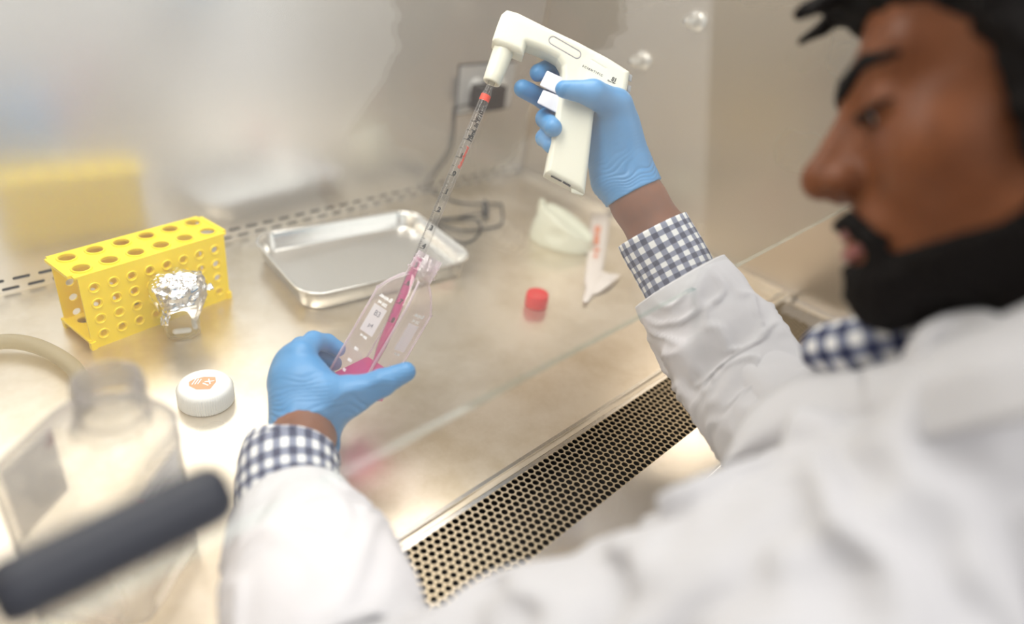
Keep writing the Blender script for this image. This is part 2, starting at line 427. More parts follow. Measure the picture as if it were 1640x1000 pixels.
# back wall: a slotted strip along the foot, plain sheet above
cells = []; nx = int((XR - XL) / 0.0275)
for row, (zc, off) in enumerate(((0.0055, 0.0), (0.0175, 0.5))):
    x = XL + (off - 0.5) * 0.0275
    while x < XR:
        a = max(x, XL); b = min(x + 0.0275, XR)
        full = (b - a) > 0.0274
        if b > a + 1e-5: cells.append(((a + b) / 2, zc, (b - a) / 2, 0.006, slot_hole(0.019, 0.0042) if full else None))
        x += 0.0275
V, Fc = perforated(cells, 0.003, 12)
V = np.stack([V[:, 0], YB - V[:, 2], V[:, 1]], 1)
strip = MB(); strip.add(V, [f[::-1] for f in Fc])
strip.add(*box(((XL + XR) / 2, YB + 0.0015, 0.0235 + 0.36), (XR - XL, 0.003, 0.72)))
wb = strip.build('wall_back', M['wall'], smooth=False); struct(wb)
mesh_obj('slot_shade', *box(((XL + XR) / 2, YB + 0.012, 0.012), (XR - XL, 0.012, 0.03)), M['dark'], wb, smooth=False)  # black strip painted as the shade behind the slots
slab('wall_right', (XR + 0.002, (YB - 0.02) / 2, 0.37), (0.004, YB + 0.02, 0.74), M['side'])
slab('wall_left', (XL - 0.002, (0.0 + YB) / 2 + 0.08, 0.37), (0.004, YB - 0.155, 0.74), M['side'])
slab('ceiling', ((XL + XR) / 2, 0.58, 0.745), (XR - XL, 0.67, 0.01), M['side'])
m = MB(); m.add(*box((XR - 0.007, 0.60, 0.006), (0.014, 0.62, 0.012))); V, Fc = m.V(), m.f
struct(mesh_obj('trim_1', V, Fc, M['steel'], smooth=False))
struct(mesh_obj('trim_2', *box(((XL + XR) / 2, 0.312, 0.0014), (XR - XL, 0.004, 0.003)), M['steel'], smooth=False))
# corner seam of the two walls
struct(mesh_obj('trim_3', *tube([(XR - 0.001, YB - 0.001, 0.0), (XR - 0.001, YB - 0.001, 0.7)], 0.003, smooth=0), M['side']))
slab('baseboard_front', ((XL + XR) / 2, 0.13, -0.055), (XR - XL, 0.10, 0.05), M['apron'])
# metal panel above the sash, on the operator's side
m = MB(); m.add(*box(((XL + XR) / 2, 0.335, 0.70), (XR - XL, 0.01, 0.10)))
struct(mesh_obj('trim_4', m.V(), m.f, M['side'], smooth=False))

# ------------------------------------------------------------------ front grille
gx0, gx1, gy0, gy1 = XL + 0.01, XR - 0.012, 0.219, 0.301
px_, py_ = 0.0080, 0.0071
rows = 11; cells = []; x0 = gx0 + 0.006; ncol = int((gx1 - 0.006 - x0) / px_)
ys = gy0 + 0.002
for r_ in range(rows):
    o_ = 0.5 * (r_ % 2)
    for k in range(ncol - (r_ % 2)):
        cells.append((x0 + (k + 0.5 + o_) * px_, ys + (r_ + 0.5) * py_, px_ / 2, py_ / 2, circle_hole(0.0034)))
    if r_ % 2:
        cells.append((x0 + px_ / 4, ys + (r_ + 0.5) * py_, px_ / 4, py_ / 2, None))
        cells.append((x0 + (ncol - 0.25) * px_, ys + (r_ + 0.5) * py_, px_ / 4, py_ / 2, None))
V, Fc = perforated(cells, 0.0016, 12)
V[:, 2] += 0.0
g = thing('air_grille', 'perforated steel air grille along the front edge of the worktop', 'grille', ((XL + XR) / 2, 0.26, -0.002))
mesh_obj('perforated_panel', V, Fc, M['grille'], g, smooth=False)
x1 = x0 + ncol * px_; ye = ys + rows * py_
fm = MB()
fm.add(*box(((x0 + x1) / 2, (ys + 0.171) / 2, -0.001), (x1 - x0, ys - 0.171, 0.002)))
fm.add(*box(((x0 + x1) / 2, (ye + 0.3035) / 2, -0.001), (x1 - x0, 0.3035 - ye, 0.002)))
for a, b in ((XL + 0.002, x0), (x1, XR - 0.002)): fm.add(*box(((a + b) / 2, (0.171 + 0.3035) / 2, -0.001), (b - a, 0.3035 - 0.171, 0.002)))
fm.add(*box(((XL + XR) / 2, 0.1695, -0.0145), (XR - XL - 0.004, 0.003, 0.029)))
fm.add(*tube([(XL + 0.003, 0.1705, -0.001), (XR - 0.003, 0.1705, -0.001)], 0.0016, smooth=0))
fm.build('rim', M['steel'], g, smooth=False)
dm = MB(); dm.add(*box(((XL + XR) / 2, 0.238, -0.031), (XR - XL - 0.01, 0.125, 0.004))); dm.add(*box(((XL + XR) / 2, 0.3025, -0.016), (XR - XL - 0.01, 0.001, 0.027)))  # near-black sheets put shade under the holes and hide the worktop's edge
dm.build('duct_shade', M['dark'], g, smooth=False)

# ------------------------------------------------------------------ sash
tilt = math.tan(math.radians(8))
def sash_y(z): return 0.243 + (z - 0.2) * tilt
sash = thing('glass_sash', 'large clear glass sash across the cabinet front, lower edge raised', 'sash', (0.45, 0.243, 0.2))
def sheet(z0, z1, x0, x1, t, off=0):
    P = []
    for z in (z0, z1):
        for x in (x0, x1): P += [(x, sash_y(z) + off, z), (x, sash_y(z) + off + t, z)]
    V = np.array(P); return V, [[0, 1, 3, 2], [4, 6, 7, 5], [0, 2, 6, 4], [1, 5, 7, 3], [0, 4, 5, 1], [2, 3, 7, 6]]
V, Fc = sheet(0.2, 0.645, XL + 0.004, XR - 0.004, 0.005)
mesh_obj('pane', V, Fc, None, sash, smooth=False, mats=[M['sash'], M['sash_edge']], fmat=[1, 0, 0, 0, 1, 1])
hz = 0.2445
hb = MB(); ya = sash_y(hz) - 0.0150; hx = 0.0465
prof = [(0.004, -0.0475), (0.0095, -0.0470), (0.0130, -0.0445), (0.0146, -0.040), (0.0148, -0.034), (0.0148, 0.034), (0.0146, 0.040), (0.0130, 0.0445), (0.0095, 0.0470), (0.004, 0.0475)]
hb.add(*lathe(prof, (hx, ya, hz), (1, 0, 0)))
hd = hb.build('handle', M['handle'], sash); hd['label'] = 'dark rounded rubber grip'

# ------------------------------------------------------------------ wall fittings
def peg(y, z, label):
    t = thing('gas_fitting', label, 'fitting', (XR, y, z), 'valve fittings on the right wall')
    m_ = M['chrome']
    mesh_obj('flange', *lathe([(0.017, 0), (0.0168, 0.002), (0.013, 0.005), (0.0105, 0.006)], (XR, y, z), (-1, 0, 0)), m_, t)
    mesh_obj('stem', *lathe([(0.0105, 0.005), (0.009, 0.012), (0.0085, 0.018), (0.0095, 0.019), (0.0095, 0.026), (0.006, 0.029), (0.0045, 0.036), (0.0035, 0.038)], (XR, y, z), (-1, 0, 0)), m_, t)
    mesh_obj('opening', *lathe([(0.0025, 0), (0.0025, 0.0004)], (XR - 0.0381, y, z), (-1, 0, 0), n=16), M['dark'], t)
    return t
peg(0.594, 0.367, 'chrome wall fitting, higher on the steel side wall and nearer the face')
peg(0.678, 0.286, 'chrome wall fitting just behind the end of the pipette controller')

t = thing('power_outlet', 'grey metal wall outlet plate behind the pipette controller nozzle', 'outlet', (0.921, YB, 0.148))
V, Fc = box((0.921, YB - 0.0025, 0.190), (0.138, 0.005, 0.083)); mesh_obj('cover_plate', V, Fc, M['plate'], t, smooth=False)
V, Fc = box((0.921, YB - 0.0006, 0.190), (0.144, 0.0012, 0.089)); mesh_obj('gasket', V, Fc, M['black'], t, smooth=False)
for xx in (0.893, 0.950): mesh_obj('socket', *lathe([(0.0175, 0), (0.0175, 0.002), (0.016, 0.003)], (xx, YB - 0.005, 0.193), (0, -1, 0)), M['white_plastic'], t)
for zz in (0.155, 0.225): mesh_obj('screw', *lathe([(0.003, 0), (0.002, 0.0015)], (0.921, YB - 0.005, zz), (0, -1, 0), n=14), M['steel'], t)
t = thing('power_adapter', 'black plug-in power adapter with thin black cord coiled beside the tray', 'charger', (0.905, 0.87, 0.16))
V, Fc = box((0, 0, 0), (0.062, 0.034, 0.044))
bm = bmesh.new(); me = bpy.data.meshes.new('x'); me.from_pydata(V.tolist(), [], Fc); bm.from_mesh(me); bmesh.ops.recalc_face_normals(bm, faces=bm.faces)
bmesh.ops.bevel(bm, geom=bm.edges[:], offset=0.004, segments=3, profile=0.6, affect='EDGES')
V = np.array([v.co[:] for v in bm.verts]); Fc = [[v.index for v in f.verts] for f in bm.faces]; bm.free(); bpy.data.meshes.remove(me)
mesh_obj('plug_body', V + np.array([0.905, YB - 0.025, 0.180]), Fc, M['black'], t)
def onw(px, py, y=YB - 0.004):
    d = RW @ np.array([px - 820.0, py - 500.0, F_PX]); return CAM + d * (y / d[1])
P = [np.array([0.875, YB - 0.02, 0.168]), onw(731, 175), onw(727, 215), onw(720, 245), onw(702, 272), onw(688, 297, YB - 0.006)]
P += [on_plane(690, 306, 0.003), on_plane(715, 318, 0.002), on_plane(740, 325, 0.002), on_plane(772, 327, 0.006), on_plane(800, 327, 0.002), on_plane(804, 333, 0.002), on_plane(803, 358, 0.002),
      on_plane(780, 366, 0.002), on_plane(740, 369, 0.003), on_plane(705, 361, 0.004), on_plane(694, 352, 0.006), on_plane(735, 349, 0.002), on_plane(762, 351, 0.002), on_plane(770, 362, 0.005), on_plane(766, 376, 0.002),
      on_plane(750, 388, 0.002), on_plane(730, 386, 0.002), on_plane(706, 370, 0.005), on_plane(697, 358, 0.008), on_plane(720, 351, 0.006), on_plane(750, 345, 0.005), on_plane(778, 342, 0.006)]
mesh_obj('cord', *tube(P, 0.0016, 8, 8), M['black'], t)
a_, b_ = on_plane(777, 322, 0.006), on_plane(779, 348, 0.006)
mesh_obj('connector', *tube([a_, (a_ + b_) / 2, b_], [0.0035, 0.005, 0.005, 0.003], 12, 6), M['black'], t)

# ------------------------------------------------------------------ steel tray
ang = math.radians(-7.9); Rt = np.array([[math.cos(ang), -math.sin(ang), 0], [math.sin(ang), math.cos(ang), 0], [0, 0, 1]])
W_, D_ = 0.266, 0.190; rings = []
for dw, z, r_ in ((-0.020, 0.0, 0.022), (-0.014, 0.0012, 0.026), (-0.011, 0.004, 0.028), (-0.004, 0.026, 0.031), (0.004, 0.0285, 0.034), (0.006, 0.0295, 0.035), (0.005, 0.0310, 0.0345), (0.001, 0.0312, 0.033),
                  (-0.005, 0.0285, 0.030), (-0.0125, 0.006, 0.027), (-0.016, 0.0030, 0.025), (-0.022, 0.0022, 0.021)):
    rings.append([(x, y, z) for x, y in rrect(W_ + dw, D_ + dw, r_, 8)])
ns = len(rings[0]); V = np.array([p for rg in rings for p in rg]); Fc = grid_faces(len(rings), ns) + [list(range(ns))[::-1], [(len(rings) - 1) * ns + j for j in range(ns)]]
tr = mesh_obj('instrument_tray', place(V, (0.5385, 0.7450, 0.0003), Rt), Fc, M['tray'])
tag(tr, 'shallow rectangular stainless steel tray with rolled rim, lying on the worktop', 'tray')

# ------------------------------------------------------------------ yellow rack
ang = math.radians(7.7); Rr = np.array([[math.cos(ang), -math.sin(ang), 0], [math.sin(ang), math.cos(ang), 0], [0, 0, 1]])
RO = np.array([0.166, 0.739, 0.0]); L_, W2, H_ = 0.1735, 0.063, 0.094
rk = thing('tube_rack', 'yellow plastic test tube rack with round holes, in front of the back wall', 'rack', RO + Rr @ np.array([L_ / 2, W2 / 2, 0]))
def rk_part(name, V, Fc, par=rk): return mesh_obj(name, place(V, RO, Rr), Fc, M['yellow'], par, smooth=False)
def ring_torus(c, ax, R_, r_, n=28, k=8):
    x, y, d = frame_of(ax); V = []
    for i in range(n):
        a = 2 * math.pi * i / n; e = x * math.cos(a) + y * math.sin(a)
        for j in range(k):
            b = 2 * math.pi * j / k; V.append(np.array(c) + e * (R_ + r_ * math.cos(b)) + d * (r_ * math.sin(b)))
    return np.array(V), [[i * k + j, ((i + 1) % n) * k + j, ((i + 1) % n) * k + (j + 1) % k, i * k + (j + 1) % k] for i in range(n) for j in range(k)]
def panel_closed(V, Fc, t, w, h):
    mb = MB(); mb.add(V, Fc); W = V.copy()
    # back sheet of the same holes, then the four edges
    mb.add(np.array([[x, y, -t] for x, y, z in V if True]), [f[::-1] for f in Fc if all(abs(V[i][2]) < 1e-9 for i in f)])
    for a, b in (((0, 0), (w, 0)), ((w, 0), (w, h)), ((w, h), (0, h)), ((0, h), (0, 0))):
        mb.add([(a[0], a[1], 0), (a[0], a[1], -t), (b[0], b[1], -t), (b[0], b[1], 0)], [[0, 1, 2, 3]])
    return mb.V(), mb.f
T_ = 0.0022
# top panel
def grid_cells(w, h, nc, nr, r, mx=0.0, my=0.0, n=24):
    cw = (w - 2 * mx) / nc; ch = (h - 2 * my) / nr; out = []
    for i in range(nc):
        for j in range(nr): out.append((mx + (i + 0.5) * cw, my + (j + 0.5) * ch, cw / 2, ch / 2, circle_hole(r)))
    if mx: out += [(mx / 2, h / 2, mx / 2, h / 2, None), (w - mx / 2, h / 2, mx / 2, h / 2, None)]
    if my: out += [(w / 2, my / 2, w / 2 - mx, my / 2, None), (w / 2, h - my / 2, w / 2 - mx, my / 2, None)]
    return out
cs = grid_cells(L_ + 0.006, W2, 6, 2, 0.0088); V, Fc = panel_closed(*perforated(cs, T_, 28), T_, L_ + 0.006, W2)
V = V + np.array([-0.003, 0, H_]); mb = MB(); mb.add(V, Fc)
for c in cs: mb.add(*ring_torus((c[0] - 0.003, c[1], H_ + 0.0004), (0, 0, 1), 0.0096, 0.0012))
for xx in (-0.004, L_ + 0.004): mb.add(*box((xx, W2 / 2, H_ - 0.001), (0.006, W2 * 0.8, 0.0035)))
rk_part('top_panel', mb.V(), mb.f)
# front & back panels
for nm, yy, sgn in (('front_panel', 0.0, 1), ('back_panel', W2 - T_, -1)):
    cs = grid_cells(L_, H_ - T_, 8, 4, 0.0040 if sgn > 0 else 0.0046, 0.004, 0.006); V, Fc = panel_closed(*perforated(cs, T_, 20), T_, L_, H_ - T_)
    V = np.stack([V[:, 0], yy - V[:, 2], V[:, 1]], 1)
    mb = MB(); mb.add(V, [f[::-1] for f in Fc])
    if sgn > 0:
        for c in cs:
            if c[4]: mb.add(*ring_torus((c[0], yy - 0.0002, c[1]), (0, 1, 0), 0.0058, 0.0010, 24, 6))
    rk_part(nm, mb.V(), mb.f)
cs = grid_cells(L_, W2 - 2 * T_, 6, 2, 0.007); V, Fc = panel_closed(*perforated(cs, T_, 20), T_, L_, W2 - 2 * T_)
rk_part('bottom_panel', V + np.array([0, T_, 0.012]), Fc)
for xx in (0.001, L_ - 0.001):
    for yy in (0.001, W2 - 0.001): rk_part('foot', *box((xx, yy, 0.005), (0.006, 0.006, 0.010)))
rk_part('lower_lip', *box((-0.001, W2 / 2, 0.0115), (0.004, W2 * 1.02, 0.003)))

# ------------------------------------------------------------------ beaker, foil, stir bars
bc = on_plane(294, 533); br = 0.0196
bk = mesh_obj('beaker', *lathe([(0.0, 0.0012), (br - 0.003, 0.0012), (br - 0.0005, 0.0022), (br, 0.006), (br, 0.052), (br + 0.0004, 0.056), (br + 0.0022, 0.058), (br + 0.0016, 0.0586), (br - 0.001, 0.056), (br - 0.0014, 0.006), (br - 0.003, 0.0030), (0.0, 0.0026)], bc, n=64, cap0=False, cap1=False), M['beaker'])
tag(bk, 'small clear glass beaker in front of the yellow rack', 'beaker')
# foil: crumpled cap hugging the rim, ragged skirt
V = []; nu, nv = 96, 40
for i in range(nv):
    s = i / (nv - 1)
    for j in range(nu):
        a = 2 * math.pi * j / nu; c, sn = math.cos(a), math.sin(a)
        if s < 0.55:
            q = s / 0.55; r = (br + 0.009) * math.sin(q * math.pi / 2); z = 0.0625 + 0.0175 * math.cos(q * math.pi / 2) ** 0.8
        else:
            q = (s - 0.55) / 0.45; skirt = 0.019 + 0.010 * math.sin(a * 2 + 3.7) + 0.006 * math.sin(a * 5 + 1)
            r = br + 0.009 + 0.002 * math.sin(q * 3) - 0.004 * q + 0.004 * q * math.sin(3 * a + 2); z = 0.060 - skirt * q
        nz = mnoise.fractal(Vector((c * r * 60, sn * r * 60, z * 60)), 1.0, 2.0, 3)
        n2 = abs(mnoise.noise(Vector((c * r * 75 + 5, sn * r * 75, z * 75))))
        r2 = max(r + (nz * 0.0030 + n2 * 0.0025) * min(1, r / 0.012), 0.0003 * (i > 0)); z2 = z + nz * 0.0035 + n2 * 0.002
        if z < 0.0625: r2 = max(r2, br + 0.0028)
        V.append((bc[0] + c * r2, bc[1] + sn * r2, z2))
Fc = grid_faces(nv, nu)
V, Fc = solidify(V, Fc, 0.0004)
fo = mesh_obj('foil_cover', V, Fc, M['foil'], smooth=False)
# two stray flaps
for a0, ln, zz in ((-0.35, 0.020, 0.064), (3.7, 0.020, 0.045)):
    P = []
    for i in range(9):
        for j in range(7):
            s = i / 8; w = (j / 6 - 0.5) * 0.013 * (1 - 0.4 * s); a = a0 + w / (br + 0.006)
            r = br + 0.004 + ln * s * (0.75 if a0 < 0 else 0.35); z = zz - ln * s * (0.25 if a0 < 0 else 0.8) + 0.002 * random.uniform(-1, 1)
            P.append((bc[0] + math.cos(a) * r, bc[1] + math.sin(a) * r + 0.001 * random.uniform(-1, 1), z))
    mesh_obj('flap', *solidify(P, grid_faces(9, 7, False), 0.0004), M['foil'], fo, smooth=False)
tag(fo, 'crumpled aluminium foil covering the small glass beaker', 'foil')
def stir(a, b, r, lab):
    a = np.array(a); b = np.array(b); d = b - a; Ln = np.linalg.norm(d)
    pr = [(0.0003, 0), (r * 0.6, r * 0.18), (r * 0.92, r * 0.6), (r, r)] + [(r, Ln - r), (r * 0.92, Ln - r * 0.6), (r * 0.6, Ln - r * 0.18), (0.0003, Ln)]
    o = mesh_obj('stir_bar', *lathe(pr, a, d, 20), M['white_bar']); tag(o, lab, 'stir bar', 'stir bars in the beaker')
stir(bc + (-0.014, -0.004, 0.0085), bc + (0.006, -0.010, 0.0075), 0.0034, 'longer white stir bar lying across the bottom of the beaker')
stir(bc + (0.0105, -0.0110, 0.0070), bc + (0.0140, 0.002, 0.0150), 0.0030, 'white stir bar leaning against the right side of the beaker')

# ------------------------------------------------------------------ ribbed white cap with sticker
cc = on_plane(331, 642); cr, chh = 0.0272, 0.0235
V = []; nr_ = 280; prof = [(-0.0016, 0.0), (-0.0002, 0.0012), (0, 0.003), (0, 0.018), (-0.0006, 0.0205), (-0.0022, 0.0228), (-0.0045, chh), (-0.016, chh), (-cr + 0.0003, chh)]
for dr, z in prof:
    for j in range(nr_):
        rib = 0.0009 if (j % 4 < 2 and 0.001 < z < 0.019) else 0
        a = 2 * math.pi * j / nr_; r = cr + dr + rib; V.append(cc + np.array([r * math.cos(a), r * math.sin(a), z]))
cap = mesh_obj('bottle_cap', V, grid_faces(len(prof), nr_) + [list(range(nr_))[::-1], [(len(prof) - 1) * nr_ + j for j in range(nr_)]], M['white_plastic'])
tag(cap, 'large ribbed white screw cap with an orange sticker, on the worktop', 'bottle cap')
ux = unit(np.array([RW[0, 0], RW[1, 0], 0])); uy = np.array([-ux[1], ux[0], 0])          # directions in the cap's top plane
def top_pt(u, v, z): return cc + ux * u + uy * v + np.array([0, 0, z])
P = [top_pt(*q, chh + 0.0003) for q in ((-0.013, -0.007), (-0.004, -0.0115), (0.009, -0.0085), (0.0105, 0.004), (0.007, 0.0115), (-0.004, 0.010), (-0.013, 0.004), (-0.0155, -0.001))]
st = mesh_obj('sticker', P, [list(range(8))], M['orange'], cap, smooth=False)
V, Fc = text_verts('1X', 0.0095, 0.0003); mb = MB()
aa = math.radians(70)
mb.add([top_pt(0.0035 + (x * math.cos(aa) - y * math.sin(aa)), 0.001 + (x * math.sin(aa) + y * math.cos(aa)), chh + 0.0006) for x, y, z in V], Fc)
for k in range(3): mb.add([top_pt(-0.0115 + k * 0.0026 + u, v, chh + 0.0006) for u, v in ((0, -0.005 + k * .001), (0.0011, -0.005 + k * .001), (0.0016, 0.0055), (0.0005, 0.0055))], [[0, 1, 2, 3]])
mb.build('printing', M['white_ink'], st, smooth=False)

# ------------------------------------------------------------------ red cap
rc = on_plane(858, 489); rr_ = 0.0165
V = []; prof = [(-0.001, 0), (0, 0.001), (0, 0.017), (-0.0012, 0.0205), (-0.0035, 0.0215), (-0.0050, 0.0208), (-rr_ + 0.0003, 0.0206)]
for dr, z in prof:
    for j in range(96):
        a = 2 * math.pi * j / 96; r = rr_ + dr - (0.0004 if (j % 3 == 0 and 0.0005 < z < 0.018) else 0); V.append(rc + np.array([r * math.cos(a), r * math.sin(a), z]))
rcap = mesh_obj('flask_cap', V, grid_faces(len(prof), 96) + [list(range(96))[::-1], [(len(prof) - 1) * 96 + j for j in range(96)]], M['red'])
tag(rcap, 'small red screw cap standing alone on the steel worktop', 'cap')

# ------------------------------------------------------------------ cream holder
sa, sb = on_plane(852, 378), on_plane(940, 404); sx = unit(sb - sa); sy = np.array([-sx[1], sx[0], 0]); sc = (sa + sb) / 2 + sy * 0.004
RS = np.stack([sx, sy, np.array([0, 0, 1.0])])
def stand_sdf(P):
    d = ell(P, (0.0, 0, 0.0), (0.056, 0.036, 0.085))
    d = smax(d, (P @ unit(np.array([0.42, 0.0, 1.0])) - 0.046), 0.006)       # sloping top
    d = smax(d, -P[:, 2], 0.002)
    rec = seg(P, (-0.022, -0.004, 0.070), (0.046, -0.004, 0.034), 0.017, 0.013)
    d = smax(d, -rec, 0.004)
    d = smax(d, -ell(P, (-0.002, -0.044, 0.028), (0.030, 0.014, 0.018)), 0.004)
    d = smin(d, seg(P, (-0.044, 0.0, 0.050), (-0.044, 0, 0.066), 0.006, 0.005), 0.004)
    return d
V, Fc = sdf_mesh(stand_sdf, (-0.065, -0.045, -0.004), (0.065, 0.045, 0.08), 0.0016)
hld = mesh_obj('controller_holder', V @ RS + sc, Fc, M['stand'])
tag(hld, 'cream plastic holder with a scooped recess, near the back right corner', 'holder')

# ------------------------------------------------------------------ paper wrapper
PT = [((948, 341), (978, 342)), ((946, 360), (976, 360)), ((943, 385), (973, 385)), ((941, 410), (969, 410)), ((938, 435), (966, 435)), ((936, 450), (966, 452)), ((938, 462), (962, 462)), ((934, 476), (950, 472)), ((933, 485), (942, 484))]
V = []
for i, (a, b) in enumerate(PT):
    for j in range(5):
        s = j / 4; V.append(on_plane(a[0] * (1 - s) + b[0] * s, a[1] * (1 - s) + b[1] * s, 0.0015 + 0.0035 * abs(math.sin(i * 0.9)) + 0.002 * math.sin(math.pi * s)))
V, Fc = solidify(V, grid_faces(len(PT), 5, False), 0.0003)
pw = mesh_obj('paper_wrapper', V, Fc, M['paper'])
tag(pw, 'long torn white paper pipette wrapper with faint orange print on the worktop', 'wrapper')
P = [on_plane(*q[:2], q[2]) for q in ((962, 434, 0.004), (975, 438, 0.010), (994, 440, 0.005), (978, 455, 0.008), (960, 468, 0.004), (952, 472, 0.003), (958, 450, 0.009))]
V, Fc = solidify(P, [[0, 6, 1], [1, 6, 3], [1, 3, 2], [6, 4, 3], [6, 5, 4]], 0.0003); mesh_obj('torn_end', V, Fc, M['paper'], pw, smooth=False)
mb = MB()
for (x0_, y0_, x1_, y1_) in ((953, 362, 962, 374), (952, 376, 960, 392), (952, 398, 961, 403), (951, 408, 958, 412)):
    mb.add([on_plane(x, y, 0.0078) for x, y in ((x0_, y0_), (x1_, y0_), (x1_ - 1, y1_), (x0_ - 1, y1_))], [[0, 1, 2, 3]])
mb.build('printing', M['orange_ink'], pw, smooth=False)

# ------------------------------------------------------------------ big media bottle
bp = on_plane(170, 606, 0.2); BX, BY = bp[0], bp[1]; yaw = math.radians(38); body_off = np.array([-0.0160, 0.0155])
def ring_sq(w, r, z, k=8):
    ox, oy = body_off * min(1, max(0, (0.164 - z) / 0.026))                        # the neck sits off the body's centre
    return [(BX + ox + x * math.cos(yaw) - y * math.sin(yaw), BY + oy + x * math.sin(yaw) + y * math.cos(yaw), z) for x, y in rrect(w, w, min(r, w / 2 - 1e-4), k)]
prof = [(0.080, 0.014, 0.0015), (0.090, 0.018, 0.0035), (0.094, 0.020, 0.008), (0.094, 0.020, 0.040), (0.0925, 0.020, 0.046), (0.0925, 0.020, 0.118), (0.094, 0.020, 0.124), (0.093, 0.021, 0.136), (0.086, 0.024, 0.147),
        (0.072, 0.026, 0.156), (0.056, 0.026, 0.162), (0.046, 0.0229, 0.166), (0.042, 0.0209, 0.170), (0.042, 0.0209, 0.174), (0.046, 0.0229, 0.1745), (0.046, 0.0229, 0.1765), (0.042, 0.0209, 0.177), (0.0415, 0.0207, 0.1995), (0.040, 0.0199, 0.2), (0.038, 0.0189, 0.1995),
        (0.0378, 0.0188, 0.170), (0.050, 0.0245, 0.160)]
V = np.array([p for w, r, z in prof for p in ring_sq(w, r, z)]); ns = len(ring_sq(0.05, 0.01, 0)); Fc = grid_faces(len(prof), ns) + [list(range(ns))[::-1]]
bt = mesh_obj('media_bottle', V, Fc, M['bottle'])
tag(bt, 'large clear square plastic bottle without its cap, left foreground', 'bottle')
P = []
for i in range(90):
    a = i / 90 * 2 * math.pi * 2.2; P.append((BX + 0.0213 * math.cos(a), BY + 0.0213 * math.sin(a), 0.181 + 0.0055 * i / 90 * 2.4))
mesh_obj('thread', *tube(P, 0.0012, 8, 0), M['bottle'], bt)
def bottle_face(side, u, v, off=0.0006):            # a point on one flat face: u across, v height
    w = 0.0925 / 2 + off
    x, y = {0: (w, u), 1: (-u, w), 2: (-w, -u), 3: (u, -w)}[side]
    return (BX + body_off[0] + x * math.cos(yaw) - y * math.sin(yaw), BY + body_off[1] + x * math.sin(yaw) + y * math.cos(yaw), v)
for side in (3, 1):
    o = mesh_obj('label', [bottle_face(side, u, v) for u, v in ((-0.024, 0.060), (0.026, 0.060), (0.026, 0.126), (-0.024, 0.126))], [[0, 1, 2, 3]], M['label'], bt, smooth=False)
    mb = MB()
    for k in range(7):
        v = 0.116 - k * 0.0075; mb.add([bottle_face(side, u, vv, 0.0009) for u, vv in ((-0.018, v), (0.014 - 0.003 * (k % 3), v), (0.014 - 0.003 * (k % 3), v + 0.0018), (-0.018, v + 0.0018))], [[0, 1, 2, 3]])
    g_ = mb.build('text_line', pmat('grey_ink', rgb(150, 150, 155), 0.6), o, smooth=False)
    mesh_obj('arrow', [bottle_face(side, u, v, 0.0009) for u, v in ((-0.0235, 0.108), (-0.013, 0.112), (-0.0235, 0.1255))], [[0, 1, 2]], M['red_ink'], o, smooth=False)

# hose behind the bottle
P = [on_plane(*q[:2], q[2]) for q in ((-160, 640, 0.010), (-70, 565, 0.012), (0, 548, 0.013), (50, 552, 0.013), (95, 572, 0.012), (125, 600, 0.010), (130, 640, 0.009))]
hs = mesh_obj('rubber_hose', *tube(P, 0.0085, 16, 10), M['tubing'])
tag(hs, 'thick translucent beige hose curving on the worktop behind the large bottle', 'hose')

# ------------------------------------------------------------------ culture flask
A0 = at(638, 490, 0.690); RID = at(653, 492, 0.662); LEF = at(590, 467, 0.686)
fa = unit(at(638 - 78, 490 + 135, 0.690) - A0)                      # towards the bottom
fu = unit((LEF - RID) - fa * ((LEF - RID) @ fa)); fv = np.cross(fa, fu)
if (at(686, 513, 0.7) - RID) @ fv < 0: fv = -fv
FW = 0.048; FL = 0.103; fc0 = RID + fu * FW / 2 + fv * FW / 2
def fp(u, v, w): return fc0 + fu * u + fv * v + fa * w
prof = [(0.040, 0.005, FL), (0.046, 0.0062, FL - 0.0015), (FW, 0.0065, FL - 0.005), (FW, 0.0065, 0.004), (FW - 0.001, 0.0068, 0.0), (0.040, 0.008, -0.013), (0.031, 0.0125, -0.024), (0.0275, 0.0137, -0.028), (0.0275, 0.01370, -0.034), (0.0315, 0.0157, -0.0345), (0.0315, 0.0157, -0.0360), (0.0275, 0.0137, -0.0366), (0.0270, 0.01345, -0.054), (0.0255, 0.0127, -0.054), (0.0255, 0.0127, -0.030)]
V = np.array([fp(x, y, w) for q, r, w in prof for x, y in rrect(q, q, r, 8)]); ns = 36
fk = mesh_obj('culture_flask', V, grid_faces(len(prof), ns) + [list(range(ns))], M['flask'])
tag(fk, 'clear plastic culture flask with pink medium, tilted in the gloved left hand', 'flask')
P = []
for i in range(70):
    a = i / 70 * 2 * math.pi * 1.9; P.append(fp(0.0139 * math.cos(a), 0.0139 * math.sin(a), -0.040 - 0.009 * i / 70))
mesh_obj('thread', *tube(P, 0.0009, 8, 0), M['flask'], fk)
sp_ = FW / 2 - 0.0022; M['rib'] = clear('flask_edge', (0.92, 0.88, 0.91, 1), (0.97, 0.90, 0.95, 1), ior=1.6, body=0.30, facing=0.5, power=2)
for sx_, sy_ in ((-1, -1), (1, -1), (-1, 1), (1, 1)):
    mesh_obj('edge_ridge', *tube([fp(sx_ * 0.0105, sy_ * 0.0105, -0.026), fp(sx_ * 0.0150, sy_ * 0.0150, -0.018), fp(sx_ * sp_, sy_ * sp_, -0.001), fp(sx_ * sp_, sy_ * sp_, 0.006), fp(sx_ * sp_, sy_ * sp_, FL - 0.004)], 0.0012, 8, 4), M['rib'], fk)
def face_l(u, w, off=0.0004): return fp(u, -FW / 2 - off, w)       # face between ridge and left corner (v = -)
def face_r(v, w, off=0.0004): return fp(-FW / 2 - off, v, w)
